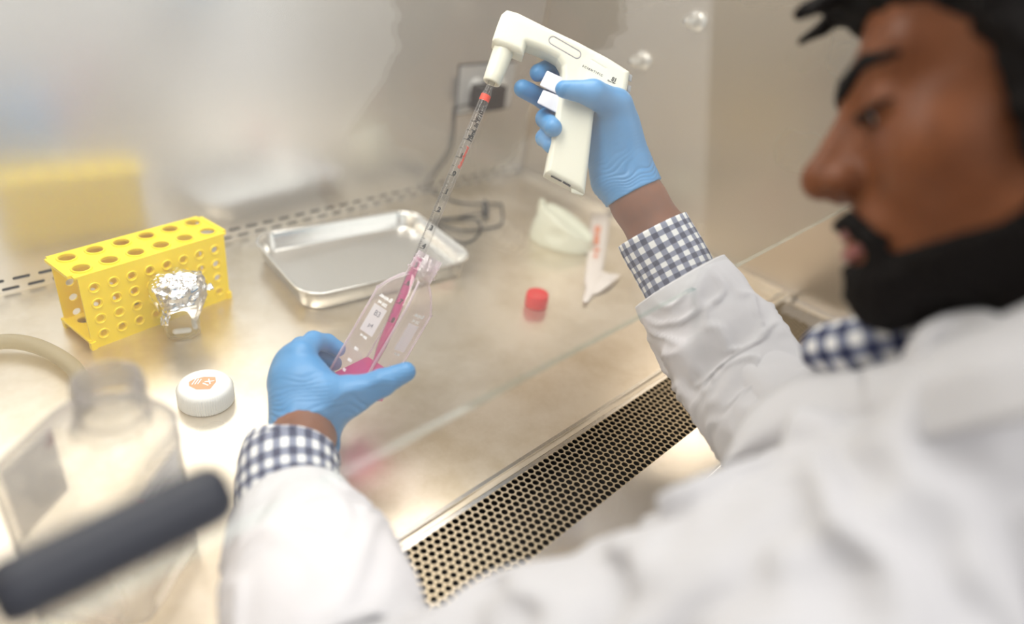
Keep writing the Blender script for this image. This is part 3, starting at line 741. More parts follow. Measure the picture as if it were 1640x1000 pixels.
for fn, cx in ((face_l, 0.004), (face_r, 0.0)):
    o = mesh_obj('label', [fn(cx + a, w) for a, w in ((-0.009, 0.014), (0.009, 0.014), (0.009, 0.044), (-0.009, 0.044))], [[0, 1, 2, 3]], M['label'], fk, smooth=False)
    for s_, ww, sz in (('greiner', 0.0045, 0.006), ('250 ml', 0.0105, 0.0045), ('200 ml', 0.048, 0.0035), ('150', 0.062, 0.004), ('100', 0.075, 0.004), ('50', 0.086, 0.004)):
        V, Fc = text_verts(s_, sz, 0.00015)
        sg = 1 if fn is face_l else -1
        mesh_obj('printed_text', [fn(cx + sg * x, ww + y, 0.0005) for x, y, z in V], Fc, M['white_ink'], fk, smooth=False)
    if fn is face_l:
        V, Fc = text_verts('B3', 0.008, 0.0001); mb2 = MB(); mb2.add([fn(cx - 0.001 - x, 0.022 - y, 0.0008) for x, y, z in V], Fc)
        V, Fc = text_verts('p4', 0.006, 0.0001); mb2.add([fn(cx - 0.001 - x, 0.035 - y, 0.0008) for x, y, z in V], Fc)
        mb2.build('handwriting', pmat('pencil', rgb(130, 130, 140), 0.6), o, smooth=False)
# medium pooled in the low corner: inner box cut by the level surface
bm = bmesh.new(); q = FW - 0.0035; iv = [bm.verts.new(fp(x, y, w)) for x in (-q / 2, q / 2) for y in (-q / 2, q / 2) for w in (0.01, FL - 0.002)]
for f in box((0, 0, 0), (1, 1, 1))[1]: bm.faces.new([iv[i] for i in f])
lvl = at(556, 611, 0.685)
geo = bm.verts[:] + bm.edges[:] + bm.faces[:]
res = bmesh.ops.bisect_plane(bm, geom=geo, plane_co=Vector(lvl), plane_no=Vector((0, 0, 1)), clear_outer=True)
bmesh.ops.holes_fill(bm, edges=[e for e in bm.edges if e.is_boundary]); bmesh.ops.recalc_face_normals(bm, faces=bm.faces)
bm.verts.index_update()
V = [v.co[:] for v in bm.verts]; Fc = [[v.index for v in f.verts] for f in bm.faces]; bm.free()
o = mesh_obj('medium', V, Fc, M['medium'], fk, smooth=False); o['label'] = 'bright pink liquid'

# ------------------------------------------------------------------ serological pipette
PA, PB = at(789, 128, 0.714), at(594, 596, 0.690); pd_ = unit(PB - PA); PLn = np.linalg.norm(PB - PA)
pp = thing('serological_pipette', 'long clear graduated pipette drawing pink medium from the flask', 'pipette', PA)
R0 = 0.0052
prof = [(0.0036, 0.0), (0.0036, 0.012), (0.0047, 0.016), (R0, 0.020), (R0, PLn - 0.030), (0.0042, PLn - 0.022), (0.0022, PLn - 0.004), (0.0017, PLn)]
mesh_obj('tube', *lathe(prof, PA, pd_, 40, False, False), M['pipette'], pp)
# liquid column
def along(px, py):
    best = min(np.linspace(0, PLn, 800), key=lambda s: (lambda c: (820 + c[0] / c[2] * F_PX - px) ** 2 + (500 + c[1] / c[2] * F_PX - py) ** 2)(RW.T @ (PA + pd_ * s - CAM)))
    return best
s_top = along(662, 409)
o = mesh_obj('medium', *lathe([(0.0043, s_top), (0.0043, PLn - 0.029), (0.0034, PLn - 0.022), (0.0014, PLn - 0.004), (0.0010, PLn - 0.001)], PA, pd_, 32), M['medium'], pp); o['label'] = 'pink liquid column'
# printing wrapped on the barrel
tocam = unit(CAM - (PA + PB) / 2); ex = unit(np.cross(pd_, tocam)); ey = unit(tocam - pd_ * (tocam @ pd_))    # ex: picture-left/right across, ey to viewer
if (RW.T @ ex)[0] < 0: ex = -ex
def wrap(s, c, off=0.0002): a = c / R0; return PA + pd_ * s + (ex * math.sin(a) + ey * math.cos(a)) * (R0 + off)
def strip_mark(mb, s0, s1, c0, c1, k=6):
    V = []
    for i in range(k + 1):
        c = c0 + (c1 - c0) * i / k; V += [wrap(s0, c), wrap(s1, c)]
    mb.add(V, [[2 * i, 2 * i + 1, 2 * i + 3, 2 * i + 2] for i in range(k)])
ink = MB()
s0_ = along(719, 281); mlen = (along(669, 396) - s0_) / 4
for i in range(-30, 81):
    s = s0_ + mlen * i / 10
    if s > PLn - 0.035: break
    if i < 0 and i % 5: continue
    w = 0.0075 if i % 10 == 0 else (0.0045 if i % 5 == 0 else 0.0028)
    strip_mark(ink, s - 0.0003, s + 0.0003, -0.0060, -0.0060 + w, 4)
for k in list(range(-3, 9)):
    s = s0_ + mlen * k
    if s > PLn - 0.04: break
    V, Fc = text_verts(str(abs(k)), 0.0064, 0.00035)
    ink.add([wrap(s - 0.0026 - y, x + 0.0006) for x, y, z in V], Fc)
V, Fc = text_verts('10mL in 1/10', 0.0066, 0.00030); smid = (along(768, 178) + along(746, 228)) / 2
ink.add([wrap(smid - x, 0.0026 - y) for x, y, z in V], Fc)
ink.build('printed_scale', M['ink'], pp, smooth=False)
rd = MB()
sr = along(776, 158)
bd = MB(); strip_mark(bd, sr - 0.0035, sr + 0.0035, -0.0075, 0.0075, 16); bd.build('red_band', M['red_ink'], pp, smooth=False)
V, Fc = text_verts('Fisherbrand', 0.0052, 0.0002); smid = along(737, 252)
rd.add([wrap(smid - x, 0.0034 - y) for x, y, z in V], Fc)
rd.build('red_mark', M['red_ink'], pp, smooth=False)

# ------------------------------------------------------------------ pipette controller
CO = at(895, 140, 0.718)
cu_ = unit(RW @ np.array([math.cos(0.06), 0, math.sin(0.06)])); cn = unit(np.cross(cu_, RW @ np.array([0, 1.0, 0]))); cv_ = np.cross(cn, cu_)     # cn points away from the viewer
def to_plane(px, py, off=0.0):            # 2D coordinates on the controller's middle plane (+off towards the viewer)
    d = RW @ np.array([px - 820.0, py - 500.0, F_PX]); o0 = CO - cn * off; t = ((o0 - CAM) @ cn) / (d @ cn); p = CAM + d * t - CO
    return np.array([p @ cu_, p @ cv_])
OUT = [(812, 15), (803, 22), (796, 40), (788, 64), (797, 72), (815, 78), (838, 88), (843, 71), (862, 78), (880, 86), (893, 94), (900, 106), (901, 122), (896, 150), (890, 185), (880, 240), (873, 277), (905, 294), (937, 311), (943, 260), (948, 215), (952, 180), (962, 162), (1003, 150), (1006, 135), (1009, 114), (974, 92), (925, 66), (876, 43), (830, 20)]
OUT2 = np.array([to_plane(*q, 0.012) for q in OUT])
def poly_sdf(Q, Pg):
    d = np.full(len(Q), 1e9); s = np.ones(len(Q)); n = len(Pg)
    for i in range(n):
        a = Pg[i]; b = Pg[(i - 1) % n]; e = b - a; w = Q - a
        bb = w - e * np.clip((w @ e) / (e @ e), 0, 1)[:, None]; d = np.minimum(d, (bb ** 2).sum(1))
        c = np.stack([Q[:, 1] >= a[1], Q[:, 1] < b[1], e[0] * w[:, 1] > e[1] * w[:, 0]], 1)
        s = np.where(c.all(1) | (~c).all(1), -s, s)
    return s * np.sqrt(d)
CT = 0.015
def ctrl_sdf(P):
    r = 0.0065; d2 = poly_sdf(P[:, :2], OUT2) + r * 0.6; dz = np.abs(P[:, 2]) - CT + r
    d = np.minimum(np.maximum(d2 + r * 0.4, dz), 0) + np.sqrt(np.maximum(d2 + r * 0.4, 0) ** 2 + np.maximum(dz, 0) ** 2) - r
    # recessed window on the side
    a, b = to_plane(886, 65, CT), to_plane(924, 87, CT)
    win = seg(np.c_[P[:, :2], np.zeros(len(P))], (*a, 0), (*b, 0), 0.0042); win = np.maximum(win, -(P[:, 2] + CT - 0.0008))
    rim = np.maximum(np.abs(seg(np.c_[P[:, :2], np.zeros(len(P))], (*a, 0), (*b, 0), 0.0042)) - 0.0004, P[:, 2] + CT - 0.0007)
    d = np.maximum(d, -rim)
    e1, e2 = to_plane(948, 96, CT), to_plane(971, 110, CT)
    d = np.maximum(d, -np.maximum(seg(np.c_[P[:, :2], np.zeros(len(P))], (*e1, 0), (*e2, 0), 0.0004), P[:, 2] + CT - 0.0008))
    return d
lo = OUT2.min(0) - 0.004; hi = OUT2.max(0) + 0.004
V, Fc = sdf_mesh(ctrl_sdf, (lo[0], lo[1], -CT - 0.003), (hi[0], hi[1], CT + 0.003), 0.00085)
RC = np.stack([cu_, cv_, cn])
pc = thing('pipette_controller', 'cream white pistol-grip pipette controller held in the gloved right hand', 'pipette controller', CO)
mesh_obj('housing', V @ RC + CO, Fc, M['cream'], pc)
def cp(px, py, off): q = to_plane(px, py, off); return CO + cu_ * q[0] + cv_ * q[1] - cn * off
# nozzle
na, nb = cp(812, 66, 0), cp(787, 133, 0)
nl = np.linalg.norm(nb - na)
mesh_obj('nozzle', *lathe([(0.0115, 0), (0.0115, 0.004), (0.0110, 0.010), (0.0100, nl * 0.8), (0.0096, nl - 0.0012), (0.0090, nl), (0.0060, nl), (0.0055, nl - 0.004)], na, nb - na, 40, False, True), M['cream'], pc)
V, Fc = box((0, 0, 0), (1, 1, 1))
def prism(pts, o0, o1):
    m = len(pts); V = [cp(x, y, o0) for x, y in pts] + [cp(x, y, o1) for x, y in pts]
    return V, [list(range(m)), list(range(2 * m - 1, m - 1, -1))] + [[i, i + m, (i + 1) % m + m, (i + 1) % m] for i in range(m)]
def bevelled(V, Fc, off, sg=3):
    bm = bmesh.new(); me = bpy.data.meshes.new('x'); me.from_pydata([list(map(float, v)) for v in V], [], Fc); bm.from_mesh(me); bmesh.ops.recalc_face_normals(bm, faces=bm.faces)
    bmesh.ops.bevel(bm, geom=bm.edges[:], offset=off, segments=sg, profile=0.6, affect='EDGES'); bm.verts.index_update()
    V = np.array([v.co[:] for v in bm.verts]); G = [[v.index for v in f.verts] for f in bm.faces]; bm.free(); bpy.data.meshes.remove(me); return V, G
for nm, q in (('trigger', [(864, 137), (876, 113), (906, 127), (901, 155)]), ('trigger', [(860, 165), (870, 144), (902, 156), (899, 185)])):
    mesh_obj(nm, *bevelled(*prism(q, 0.0085, -0.0085), 0.0016), M['button'], pc)
for q in ([(1007, 118), (1013, 121), (1011, 132), (1006, 129)], [(1005, 136), (1011, 138), (1009, 149), (1004, 146)]): mesh_obj('connector', *bevelled(*prism(q, 0.008, -0.008), 0.0008, 2), M['contact'], pc)
mesh_obj('foot_tab', *bevelled(*prism([(914, 300), (935, 311), (934, 314), (915, 309)], 0.010, -0.004), 0.0005, 1), M['cream'], pc)
for q in ([(883, 281), (900, 290), (899, 292), (882, 283)], [(902, 290), (914, 297), (913, 300), (901, 293)]): mesh_obj('contact_slot', *prism(q, 0.0125, 0.002), M['dark'], pc, smooth=False)
a, b = cp(886, 65, CT), cp(924, 87, CT); e_ = unit(b - a); f_ = np.cross(cn, e_); P = []
for k in range(13): t_ = math.pi / 2 + math.pi * k / 12; P.append(a + (e_ * math.cos(t_) + f_ * math.sin(t_)) * 0.0042)
for k in range(13): t_ = -math.pi / 2 + math.pi * k / 12; P.append(b + (e_ * math.cos(t_) + f_ * math.sin(t_)) * 0.0042)
P.append(P[0]); mesh_obj('window_rim', *tube(P, 0.0003, 6, 0), pmat('blue_grey_line', rgb(120, 120, 150), 0.5), pc)
ink = MB()
def flat_text(s, px, py, px2, py2, size, bold, off=CT + 0.0001):
    a = cp(px, py, off); b = cp(px2, py2, off); e = unit(b - a); f = unit(np.cross(cn, e)); 
    if f @ cv_ < 0: f = -f
    V, Fc = text_verts(s, size, bold); ink.add([(a + b) / 2 + e * x - f * y for x, y, z in V], Fc)
flat_text('S C I E N T I F I C', 934, 106, 964, 121, 0.0031, 0.00014)
flat_text('S1', 979, 126, 988, 130, 0.0056, 0.0004)
flat_text('Pipet Filler', 974, 129, 985, 134, 0.0021, 0.00012)
ink.build('printing', M['ink'], pc, smooth=False)

# ------------------------------------------------------------------ the person
person = thing('person', 'person in white lab coat and blue gloves holding the flask and the pipette controller', 'person', (0.45, 0.0, -0.05))
# ---- head
Fd = unit(RW @ unit([-0.90, 0.03, 0.42])); Ud = RW @ unit([0.05, -1, 0.06]); Ud = unit(Ud - Fd * (Ud @ Fd)); Sd = np.cross(Ud, Fd)       # forward, up, person's left
HS = 1.04
EYE = at(1392, 172, 0.398); HC = EYE - (Sd * 0.032 + Fd * 0.083) * HS
RH = np.stack([Sd, Fd, Ud])
def hp(x, y, z): return HC + (Sd * x + Fd * y + Ud * z) * HS
def head_sdf(Q):
    P = Q.copy(); X = np.abs(P[:, 0]); P[:, 0] = X                 # the face is symmetric
    d = ell(P, (0, -0.015, 0.038), (0.076, 0.101, 0.086))
    d = smin(d, ell(P, (0, 0.024, -0.020), (0.062, 0.064, 0.085)), 0.02)
    d = smin(d, seg(P, (0, 0.073, -0.100), (0.050, 0.004, -0.066), 0.017, 0.016), 0.022)
    d = smin(d, seg(P, (0, 0.070, -0.096), (0, 0.062, -0.06), 0.020, 0.024), 0.015)
    d = smin(d, sph(P, (0.040, 0.050, -0.030), 0.024), 0.02)       # cheeks
    d = smin(d, seg(P, (0.004, 0.085, 0.022), (0.046, 0.064, 0.026), 0.0085, 0.009), 0.022)   # brow
    d = smax(d, -sph(P, (0.033, 0.102, -0.001), 0.0165), 0.014)               # socket
    d = smin(d, sph(P, (0.032, 0.0715, 0.000), 0.0135), 0.004)                                # closed-down lid
    nose = smin(seg(P, (0, 0.086, 0.014), (0, 0.108, -0.026), 0.0075, 0.0095), sph(P, (0, 0.109, -0.032), 0.0112), 0.008)
    nose = smin(nose, seg(P, (0, 0.076, 0.004), (0, 0.092, -0.032), 0.013, 0.0145), 0.008)
    nose = smin(nose, ell(P, (0.0125, 0.096, -0.036), (0.0085, 0.0115, 0.0085)), 0.006)
    d = smin(d, nose, 0.009)
    d = smax(d, -ell(P, (0.0075, 0.1040, -0.0445), (0.0038, 0.006, 0.0045)), 0.002)
    d = smin(d, ell(P, (0, 0.075, -0.066), (0.027, 0.021, 0.020)), 0.010)                     # muzzle
    d = smin(d, seg(P, (0, 0.0945, -0.0665), (0.020, 0.081, -0.0705), 0.0048, 0.003), 0.004)  # upper lip
    d = smin(d, seg(P, (0, 0.0925, -0.0785), (0.018, 0.081, -0.0750), 0.0058, 0.0035), 0.004)
    d = smax(d, -seg(P, (0, 0.101, -0.0725), (0.022, 0.084, -0.0725), 0.0013), 0.002)
    e = ell(P, (0.0775, -0.012, -0.004), (0.009, 0.018, 0.031)); e = smax(e, -ell(P, (0.088, -0.008, -0.002), (0.008, 0.010, 0.020)), 0.004)
    d = smin(d, e, 0.005)
    d = smin(d, seg(P, (0, -0.025, -0.06), (0, -0.060, -0.21), 0.056, 0.058), 0.03)
    return d
V, Fc = sdf_mesh(head_sdf, (-0.095, -0.125, -0.235), (0.095, 0.13, 0.13), 0.0022)
B = MB(); B.add(V @ RH * HS + HC, Fc.tolist())
# ---- trunk and arms under the clothes, in the same mesh
LSH, RSH = np.array([0.30, 0.01, 0.190]), np.array([0.640, -0.04, 0.20])
LEL = at(565, 1185, 0.405)
LWR = at(488, 697, 0.628); RWR = at(1022, 322, 0.742); REL = at(1290, 715, 0.62)
NB = hp(0, -0.06, -0.20)
def trunk_sdf(P):
    d = seg(P, LSH, RSH, 0.06); d = smin(d, ell(P, ((LSH + RSH) / 2 + np.array([0, -0.01, -0.13])), (0.17, 0.09, 0.20)), 0.04)
    d = smin(d, seg(P, NB, (LSH + RSH) / 2, 0.055, 0.07), 0.04)
    d = smin(d, chain(P, [(LSH, 0.05), (LEL, 0.040), (at(468, 745, 0.600), 0.027), (LWR, 0.0245), (at(486, 675, 0.637), 0.024)], 0.02), 0.02)
    d = smin(d, chain(P, [(RSH, 0.04), (REL, 0.032), (at(1195, 608, 0.688), 0.032), (at(1062, 388, 0.735), 0.030), (RWR, 0.0265), (at(1004, 290, 0.745), 0.024)], 0.02), 0.02)
    return d
V, Fc = sdf_mesh(trunk_sdf, (0.05, -0.16, -0.16), (0.80, 0.50, 0.36), 0.005); B.add(V, Fc.tolist())
body = B.build('body', M['skin'], person)
# eyes
mesh_obj('eye', *lathe([(0.0004, -0.0118), (0.006, -0.010), (0.0100, -0.006), (0.0118, 0), (0.0100, 0.006), (0.006, 0.0102), (0.0004, 0.0118)], hp(0.032, 0.0735, -0.002), Fd, 24), M['eye_white'], body)
mesh_obj('iris', *lathe([(0.0058, 0.0100), (0.005, 0.0112), (0.0004, 0.0125)], hp(0.032, 0.0740, -0.0035), unit(Fd - Ud * 0.35), 24), M['iris'], body)
P = [hp(0.014, 0.0855, -0.004), hp(0.024, 0.0885, -0.0045), hp(0.034, 0.0885, -0.0055), hp(0.044, 0.0815, -0.0045), hp(0.050, 0.073, -0.003)]
mesh_obj('eyelashes', *tube(P, [0.0008, 0.0018, 0.0022, 0.0018, 0.0008], 8, 6), M['hair'], body)
def hairy(fn, lo, hi, h, name, amp=0.0015, f=140):
    V, Fc = sdf_mesh(fn, lo, hi, h); nn = fbm(V, f, 3); c = V - V.mean(0); V = V + unit_rows(c) * (nn * amp)[:, None]
    return mesh_obj(name, V @ RH * HS + HC, Fc, M['hair'], body)
def unit_rows(a): return a / np.maximum(np.linalg.norm(a, axis=1), 1e-9)[:, None]
def eyebrow(Q):
    P = Q.copy(); P[:, 0] = np.abs(P[:, 0]); P[:, 1] = 0
    d = smin(seg(P, (0.008, 0, 0.021), (0.034, 0, 0.026), 0.0066, 0.0044), seg(P, (0.034, 0, 0.026), (0.054, 0, 0.020), 0.0044, 0.002), 0.002)
    return smax(d, head_sdf(Q) - 0.0026, 0.001)
hairy(eyebrow, (-0.065, 0.035, 0.010), (0.065, 0.110, 0.040), 0.0014, 'eyebrow', 0.0006)
def beard(Q):
    P = Q.copy(); P[:, 0] = np.abs(P[:, 0])
    r = seg(P, (0, 0.094, -0.108), (0.044, 0.040, -0.103), 0.022, 0.026)
    r = smin(r, seg(P, (0.044, 0.036, -0.108), (0.066, -0.004, -0.074), 0.024, 0.018), 0.01)
    r = smin(r, seg(P, (0.066, -0.004, -0.074), (0.072, 0.004, 0.030), 0.018, 0.020), 0.01)
    r = smin(r, seg(P, (0.0, 0.104, -0.0575), (0.018, 0.097, -0.060), 0.0055, 0.0065), 0.004)      # moustache
    r = smin(r, seg(P, (0.018, 0.097, -0.060), (0.029, 0.083, -0.078), 0.0065, 0.006), 0.004)
    r = smin(r, seg(P, (0.029, 0.083, -0.078), (0.024, 0.086, -0.100), 0.006, 0.009), 0.005)
    r = np.minimum(r, seg(P, (0, 0.096, -0.089), (0, 0.096, -0.100), 0.005))
    return smax(r, head_sdf(Q) - 0.0055, 0.004)
hairy(beard, (-0.10, -0.05, -0.145), (0.10, 0.125, 0.06), 0.0022, 'beard', 0.002)
def hair(Q):
    P = Q.copy(); P[:, 0] = np.abs(P[:, 0])
    d = ell(P, (0, -0.026, 0.046), (0.088, 0.108, 0.100))
    front = P @ unit(np.array([0.0, 0.62, -0.80])) - 0.002                # hairline plane
    d = smax(d, front, 0.01)
    f = seg(P, (0.0, 0.086, 0.084), (0.054, 0.050, 0.072), 0.017, 0.020); d = smin(d, f, 0.014)      # fringe
    d = smin(d, seg(P, (0.0, 0.118, 0.078), (0.0, 0.075, 0.098), 0.004, 0.014), 0.01); d = smin(d, seg(P, (0.018, 0.114, 0.068), (0.010, 0.075, 0.094), 0.003, 0.012), 0.006)
    d = smin(d, seg(P, (0.050, 0.060, 0.070), (0.062, 0.038, 0.060), 0.012, 0.014), 0.012)
    d = smin(d, seg(P, (0.062, 0.034, 0.064), (0.068, 0.018, 0.010), 0.016, 0.012), 0.012)
    d = smin(d, seg(P, (0.068, 0.018, 0.010), (0.066, 0.014, -0.040), 0.012, 0.010), 0.012)
    d = smin(d, seg(P, (0.074, -0.03, 0.05), (0.074, -0.03, -0.01), 0.022, 0.016), 0.012)
    return d
hairy(hair, (-0.10, -0.145, -0.09), (0.10, 0.135, 0.16), 0.0028, 'hair', 0.006, 70)
# lips
mb = MB()
for (z0, z1, y0, y1, r) in ((-0.0665, -0.0705, 0.0960, 0.083, 0.0042), (-0.0785, -0.0752, 0.0942, 0.083, 0.0052)):
    mb.add(*tube([hp(-0.019, y1, z1), hp(-0.01, y0 - 0.003, z0), hp(0, y0, z0), hp(0.01, y0 - 0.003, z0), hp(0.019, y1, z1)], [r * 0.4, r, r, r, r * 0.4], 10, 5))
mb.build('lips', M['lip'], body)

# ---- gloves
def glove(fn, lo, hi, wrinkle_c, axis, label, h=0.0013):
    V, Fc = sdf_mesh(fn, lo, hi, h)
    N = np.zeros_like(V); A = V[Fc[:, 0]]; n_ = np.cross(V[Fc[:, 1]] - A, V[Fc[:, 3]] - A)
    for k in range(4): np.add.at(N, Fc[:, k], n_)
    N = unit_rows(N)
    rel = V - wrinkle_c; s = rel @ axis; m = np.exp(-(s / 0.028) ** 2)
    perp = rel - s[:, None] * axis
    nz = np.array([mnoise.noise(Vector((q * 45).tolist())) for q in V])
    w = np.sin(s * 1150 + nz * 13) * 0.5 + 0.5
    V = V + N * ((-0.0009 * w ** 3 * m * (0.3 + np.clip(nz + 0.4, 0, 1))) + nz * 0.0005)[:, None]
    return V, Fc
wl_ax = unit(at(484, 620, 0.645) - at(487, 700, 0.625))
def left_glove(P):
    d = seg(P, at(489, 676, 0.640), at(486, 612, 0.650), 0.0275, 0.0255)
    d = smin(d, seg(P, at(475, 690, 0.634), at(468, 610, 0.652), 0.023, 0.022), 0.012)
    for (k, kr), (p1, r1), (p2, r2), (p3, r3) in (
            ((at(482, 568, .655), .0135), (at(502, 547, .676), .0100), (at(524, 549, .694), .0088), (at(541, 559, .700), .0082)),
            ((at(466, 578, .660), .0135), (at(482, 556, .690), .0102), (at(508, 565, .708), .0088), (at(535, 582, .712), .0082)),
            ((at(458, 596, .665), .0130), (at(470, 580, .702), .0098), (at(500, 590, .724), .0084), (at(528, 604, .722), .0078)),
            ((at(452, 622, .664), .0120), (at(462, 605, .705), .0088), (at(492, 618, .722), .0074), (at(515, 628, .720), .0068))):
        e = seg(P, at(480, 650, 0.648), k, 0.016, kr); d = smin(d, e, 0.012)
        e = smin(smin(seg(P, k, p1, kr, r1), seg(P, p1, p2, r1, r2), 0.003), seg(P, p2, p3, r2, r3), 0.003); d = smin(d, e, 0.0035)
    th = smin(seg(P, at(514, 668, .640), at(562, 634, .632), .0215, .0170), seg(P, at(562, 634, .632), at(611, 614, .632), .0168, .0128), 0.008)
    th = smin(th, seg(P, at(611, 614, .632), at(650, 596, .640), .0128, .0096), 0.004)
    d = smin(d, th, 0.016)
    d = smin(d, seg(P, at(500, 618, .645), at(545, 632, .636), .018, .013), 0.014)                     # web
    cuff = seg(P, at(487, 715, 0.627), at(489, 670, 0.640), 0.0325, 0.0285); d = smin(d, cuff, 0.008)
    cut = (P - at(482, 700, 0.620)) @ unit(at(489, 660, 0.655) - at(489, 705, 0.613)); d = smax(d, -cut, 0.0015)
    inner = seg(P, at(487, 730, 0.612), at(489, 682, 0.640), 0.0295, 0.0262)
    return smax(d, -inner, 0.0012)
c_ = at(500, 600, 0.66)
V, Fc = glove(left_glove, c_ - 0.095, c_ + 0.095, at(505, 672, .64), unit(at(560, 640, .63) - at(520, 690, .63)) * 0 + wl_ax, '')
o = mesh_obj('glove', V, Fc, M['nitrile'], person); o['label'] = 'blue nitrile glove on the left hand, around the flask'
wr_ax = unit(at(985, 240, .742) - at(1030, 330, .742))
def right_glove(P):
    d = seg(P, at(1006, 286, 0.745), at(986, 205, 0.738), 0.0275, 0.0260)
    d = smin(d, seg(P, at(978, 290, 0.745), at(966, 215, 0.752), 0.022, 0.022), 0.014)
    for (k, kr), (p1, r1), (p2, r2), (p3, r3) in (
            ((at(958, 150, .762), .0130), (at(912, 122, .762), .0105), (at(884, 108, .752), .0098), (at(862, 117, .728), .0092)),
            ((at(958, 185, .768), .0130), (at(905, 160, .768), .0108), (at(872, 160, .750), .0104), (at(837, 142, .730), .0098)),
            ((at(957, 215, .768), .0125), (at(905, 190, .766), .0105), (at(873, 190, .742), .0102), (at(886, 205, .700), .0094)),
            ((at(955, 245, .765), .0115), (at(902, 222, .764), .0095), (at(872, 221, .742), .0094), (at(883, 233, .715), .0088))):
        e = seg(P, at(985, 250, .755), k, 0.018, kr); d = smin(d, e, 0.014)
        e = smin(smin(seg(P, k, p1, kr, r1), seg(P, p1, p2, r1, r2), 0.003), seg(P, p2, p3, r2, r3), 0.003); d = smin(d, e, 0.0035)
    th = smin(seg(P, at(998, 245, .735), at(986, 170, .716), .0215, .0172), seg(P, at(986, 170, .716), at(950, 150, .693), .0165, .0138), 0.007)
    th = smin(th, seg(P, at(950, 150, .693), at(903, 143, .690), .0134, .0088), 0.004)
    d = smin(d, th, 0.012)
    cuff = seg(P, at(1022, 325, 0.742), at(1004, 278, 0.745), 0.0345, 0.0295); d = smin(d, cuff, 0.010)
    cut = (P - at(1017, 309, 0.742)) @ wr_ax; d = smax(d, -cut, 0.0015)
    inner = seg(P, at(1030, 342, 0.742), at(1006, 290, 0.745), 0.0315, 0.0275)
    return smax(d, -inner, 0.0012)
c_ = at(940, 215, 0.735)
V, Fc = glove(right_glove, c_ - 0.105, c_ + 0.105, at(1000, 285, .74), wr_ax, '')
o = mesh_obj('glove', V, Fc, M['nitrile'], person); o['label'] = 'blue nitrile glove on the right hand, around the controller grip'

# ---- cloth tubes
def cloth_tube(cs, nseg, k, folds, seed, t=0.0012, flat=None):
    C = catmull([c[0] for c in cs], k); R_ = np.interp(np.linspace(0, 1, len(C)), np.linspace(0, 1, len(cs)), [c[1] for c in cs])
    T = np.gradient(C, axis=0); x = None; V = []; UV = []; ln = 0; amp_end = len(C) - 1
    for i in range(len(C)):
        d = unit(T[i]); ln += np.linalg.norm(C[i] - C[i - 1]) if i else 0
        if x is None: x, y, _ = frame_of(d)
        else: x = unit(x - d * (x @ d)); y = np.cross(d, x)
        for j in range(nseg + 1):
            a = 2 * math.pi * j / nseg; r = R_[i]; q = Vector((math.cos(a) * 1.3 + seed, math.sin(a) * 1.3, ln * 22))
            if folds:
                w = mnoise.noise(q); ridge = 1 - abs(mnoise.noise(Vector((math.cos(a) * 1.1, math.sin(a) * 1.1 + seed, ln * 30 + 2 * w)))) * 2
                m_ = min(1, ln / 0.035); r += folds * m_ * (0.9 * w + 0.7 * ridge ** 3 - 0.2)
            V.append(C[i] + (x * math.cos(a) + y * math.sin(a)) * r); UV.append((a * R_[0], ln))
    n = nseg + 1
    Fc = [[i * n + j, i * n + j + 1, (i + 1) * n + j + 1, (i + 1) * n + j] for i in range(len(C) - 1) for j in range(nseg)]
    W, G = solidify(V, Fc, t)
    return W, G, UV + UV
shirt_cuffs = (
    ([(at(470, 722, .614), .0430), (at(464, 740, .606), .0435), (at(462, 765, .590), .0430), (at(466, 830, .562), .042), (at(470, 860, .54), .042)], 'left'),
    ([(at(1044, 369, .728), .0400), (at(1055, 390, .727), .0405), (at(1078, 430, .724), .0405), (at(1105, 480, .716), .040), (at(1130, 520, .708), .040)], 'right'))
V0 = None
shirt = None
# collar of the shirt: band standing around the neck
def collar_band(rad, z0, z1, flare, a0, a1, n=60, m=8, c=None, tiltv=None):
    V = []; UV = []
    for i in range(m + 1):
        s = i / m
        for j in range(n + 1):
            a = a0 + (a1 - a0) * j / n
            r = rad + flare * s; V.append(hp(r * math.cos(a), -0.045 + (r) * math.sin(a) * 1.05, z0 + (z1 - z0) * s + tiltv * math.sin(a))); UV.append((a * rad, s * abs(z1 - z0)))
    W, G = solidify(V, grid_faces(m + 1, n + 1, False), 0.002); return W, G, UV + UV
W, G, U = cloth_tube([(at(1345, 575, .500), .014), (at(1322, 560, .478), .017), (at(1375, 550, .450), .018), (at(1460, 532, .430), .019), (at(1560, 515, .415), .020), (at(1680, 500, .41), .020)], 32, 8, 0.0006, 2.0)
shirt = mesh_obj('shirt', W, G, M['gingham'], person, uv=U)
for cs, nm in shirt_cuffs:
    W, G, U = cloth_tube(cs, 64, 5, 0.0006, 1.0)
    o = mesh_obj('cuff', W, G, M['gingham'], shirt, uv=U)

# ---- lab coat
CH = (LSH + RSH) / 2
def coat_sdf(P):
    d = seg(P, LSH + np.array([0.0, 0, 0.0]), RSH, 0.078, 0.078)
    d = smin(d, ell(P, CH + np.array([-0.02, 0.0, -0.12]), (0.19, 0.115, 0.20)), 0.05)
    d = smin(d, seg(P, CH + np.array([-0.06, 0.035, -0.012]), CH + np.array([0.06, 0.045, -0.01]), 0.050), 0.04)
    d = smin(d, chain(P, [(LSH, 0.074), ((LSH + LEL) / 2, 0.064), (LEL, 0.058), (at(526, 1040, 0.450), 0.054)], 0.02), 0.03)
    d = smin(d, chain(P, [(RSH, 0.074), (REL, 0.066), (at(1215, 640, .67), 0.060)], 0.02), 0.03)
    d = smin(d, chain(P, [(at(1720, 640, .37), .052), (at(1600, 660, .375), .050), (at(1480, 770, .39), .048)], 0.02), 0.03)
    neck = seg(P, NB, hp(0, -0.03, -0.10), 0.066, 0.066); d = smax(d, -neck, 0.01)
    return d
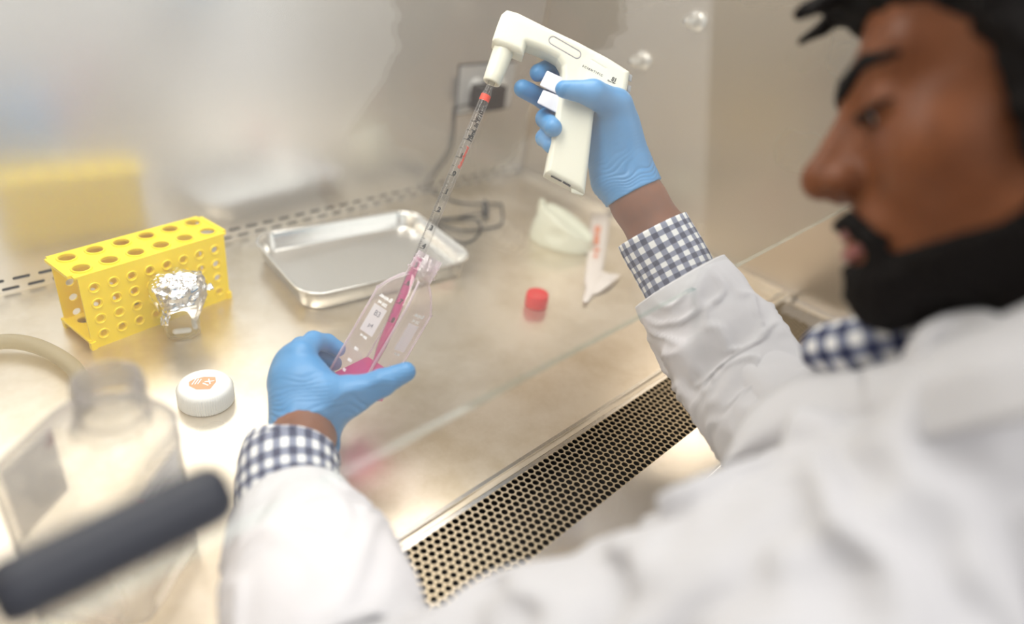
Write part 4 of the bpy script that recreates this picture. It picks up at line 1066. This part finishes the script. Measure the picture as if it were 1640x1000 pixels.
V, Fc = sdf_mesh(coat_sdf, (0.02, -0.19, -0.16), (0.80, 0.34, 0.36), 0.005)
nz = np.array([mnoise.fractal(Vector((q[0] * 13 + q[1] * 6, q[1] * 13, q[2] * 20)), 1.0, 2.0, 2) for q in V])
V = V + unit_rows(V - (CH + np.array([-0.02, 0, -0.1]))) * (nz * 0.016 + 0.007 * np.sin(V[:, 0] * 55 - V[:, 1] * 70 + nz * 5))[:, None]
V[:, 2] = np.maximum(V[:, 2], np.where(V[:, 1] > 0.16, 0.0035, -1))
coat = mesh_obj('lab_coat', V, Fc, M['coat'], person)
W, G, U = cloth_tube([(at(474, 828, .566), .0500), (at(478, 846, .554), .0530), (at(486, 875, .535), .0570), (at(498, 925, .502), .0610), (at(522, 1000, .460), .0640), (at(545, 1100, .425), .0640)], 96, 14, 0.0075, 3.3, 0.0015)
W[:, 2] = np.maximum(W[:, 2], 0.002)
mesh_obj('sleeve', W, G, M['coat'], coat, uv=U)
W, G, U = cloth_tube([(at(1088, 452, .718), .0535), (at(1108, 484, .714), .0570), (at(1145, 540, .705), .0625), (at(1190, 605, .688), .0650), (at(1245, 675, .650), .066), (at(1300, 730, .60), .066)], 96, 14, 0.0070, 8.1, 0.0015)
mesh_obj('sleeve', W, G, M['coat'], coat, uv=U)
q0 = [at(1378, 592, .425), at(1460, 566, .392), at(1560, 524, .360), at(1680, 470, .330)]
q1 = [at(1384, 650, .395), at(1465, 625, .355), at(1560, 590, .322), at(1680, 560, .300)]
q2 = [at(1402, 712, .385), at(1480, 704, .342), at(1570, 686, .310), at(1680, 660, .285)]
rows_ = [catmull(q, 8) for q in (q0, q1, q2)]; V = []
for i in range(13):
    s_ = i / 12 * 2; a = int(min(s_, 1.999)); f_ = s_ - a
    V += list(rows_[a] * (1 - f_) + rows_[a + 1] * f_)
W, G = solidify(V, grid_faces(13, len(rows_[0]), False), -0.003)
mesh_obj('collar', W, G, M['coat'], coat)
q0 = [at(1158, 738, .500), at(1190, 668, .498), at(1245, 620, .488), at(1318, 590, .470), at(1376, 594, .432)]
q1 = [at(1160, 748, .495), at(1225, 730, .475), at(1290, 718, .450), at(1350, 712, .420), at(1398, 708, .395)]
V = []; r0, r1 = catmull(q0, 6), catmull(q1, 6)
for i in range(9): V += list(r0 * (1 - i / 8) + r1 * (i / 8) + (CAM - r0) * 0.03 * math.sin(math.pi * i / 8))
W, G = solidify(V, grid_faces(9, len(r0), False), -0.003)
mesh_obj('lapel', W, G, M['coat'], coat)
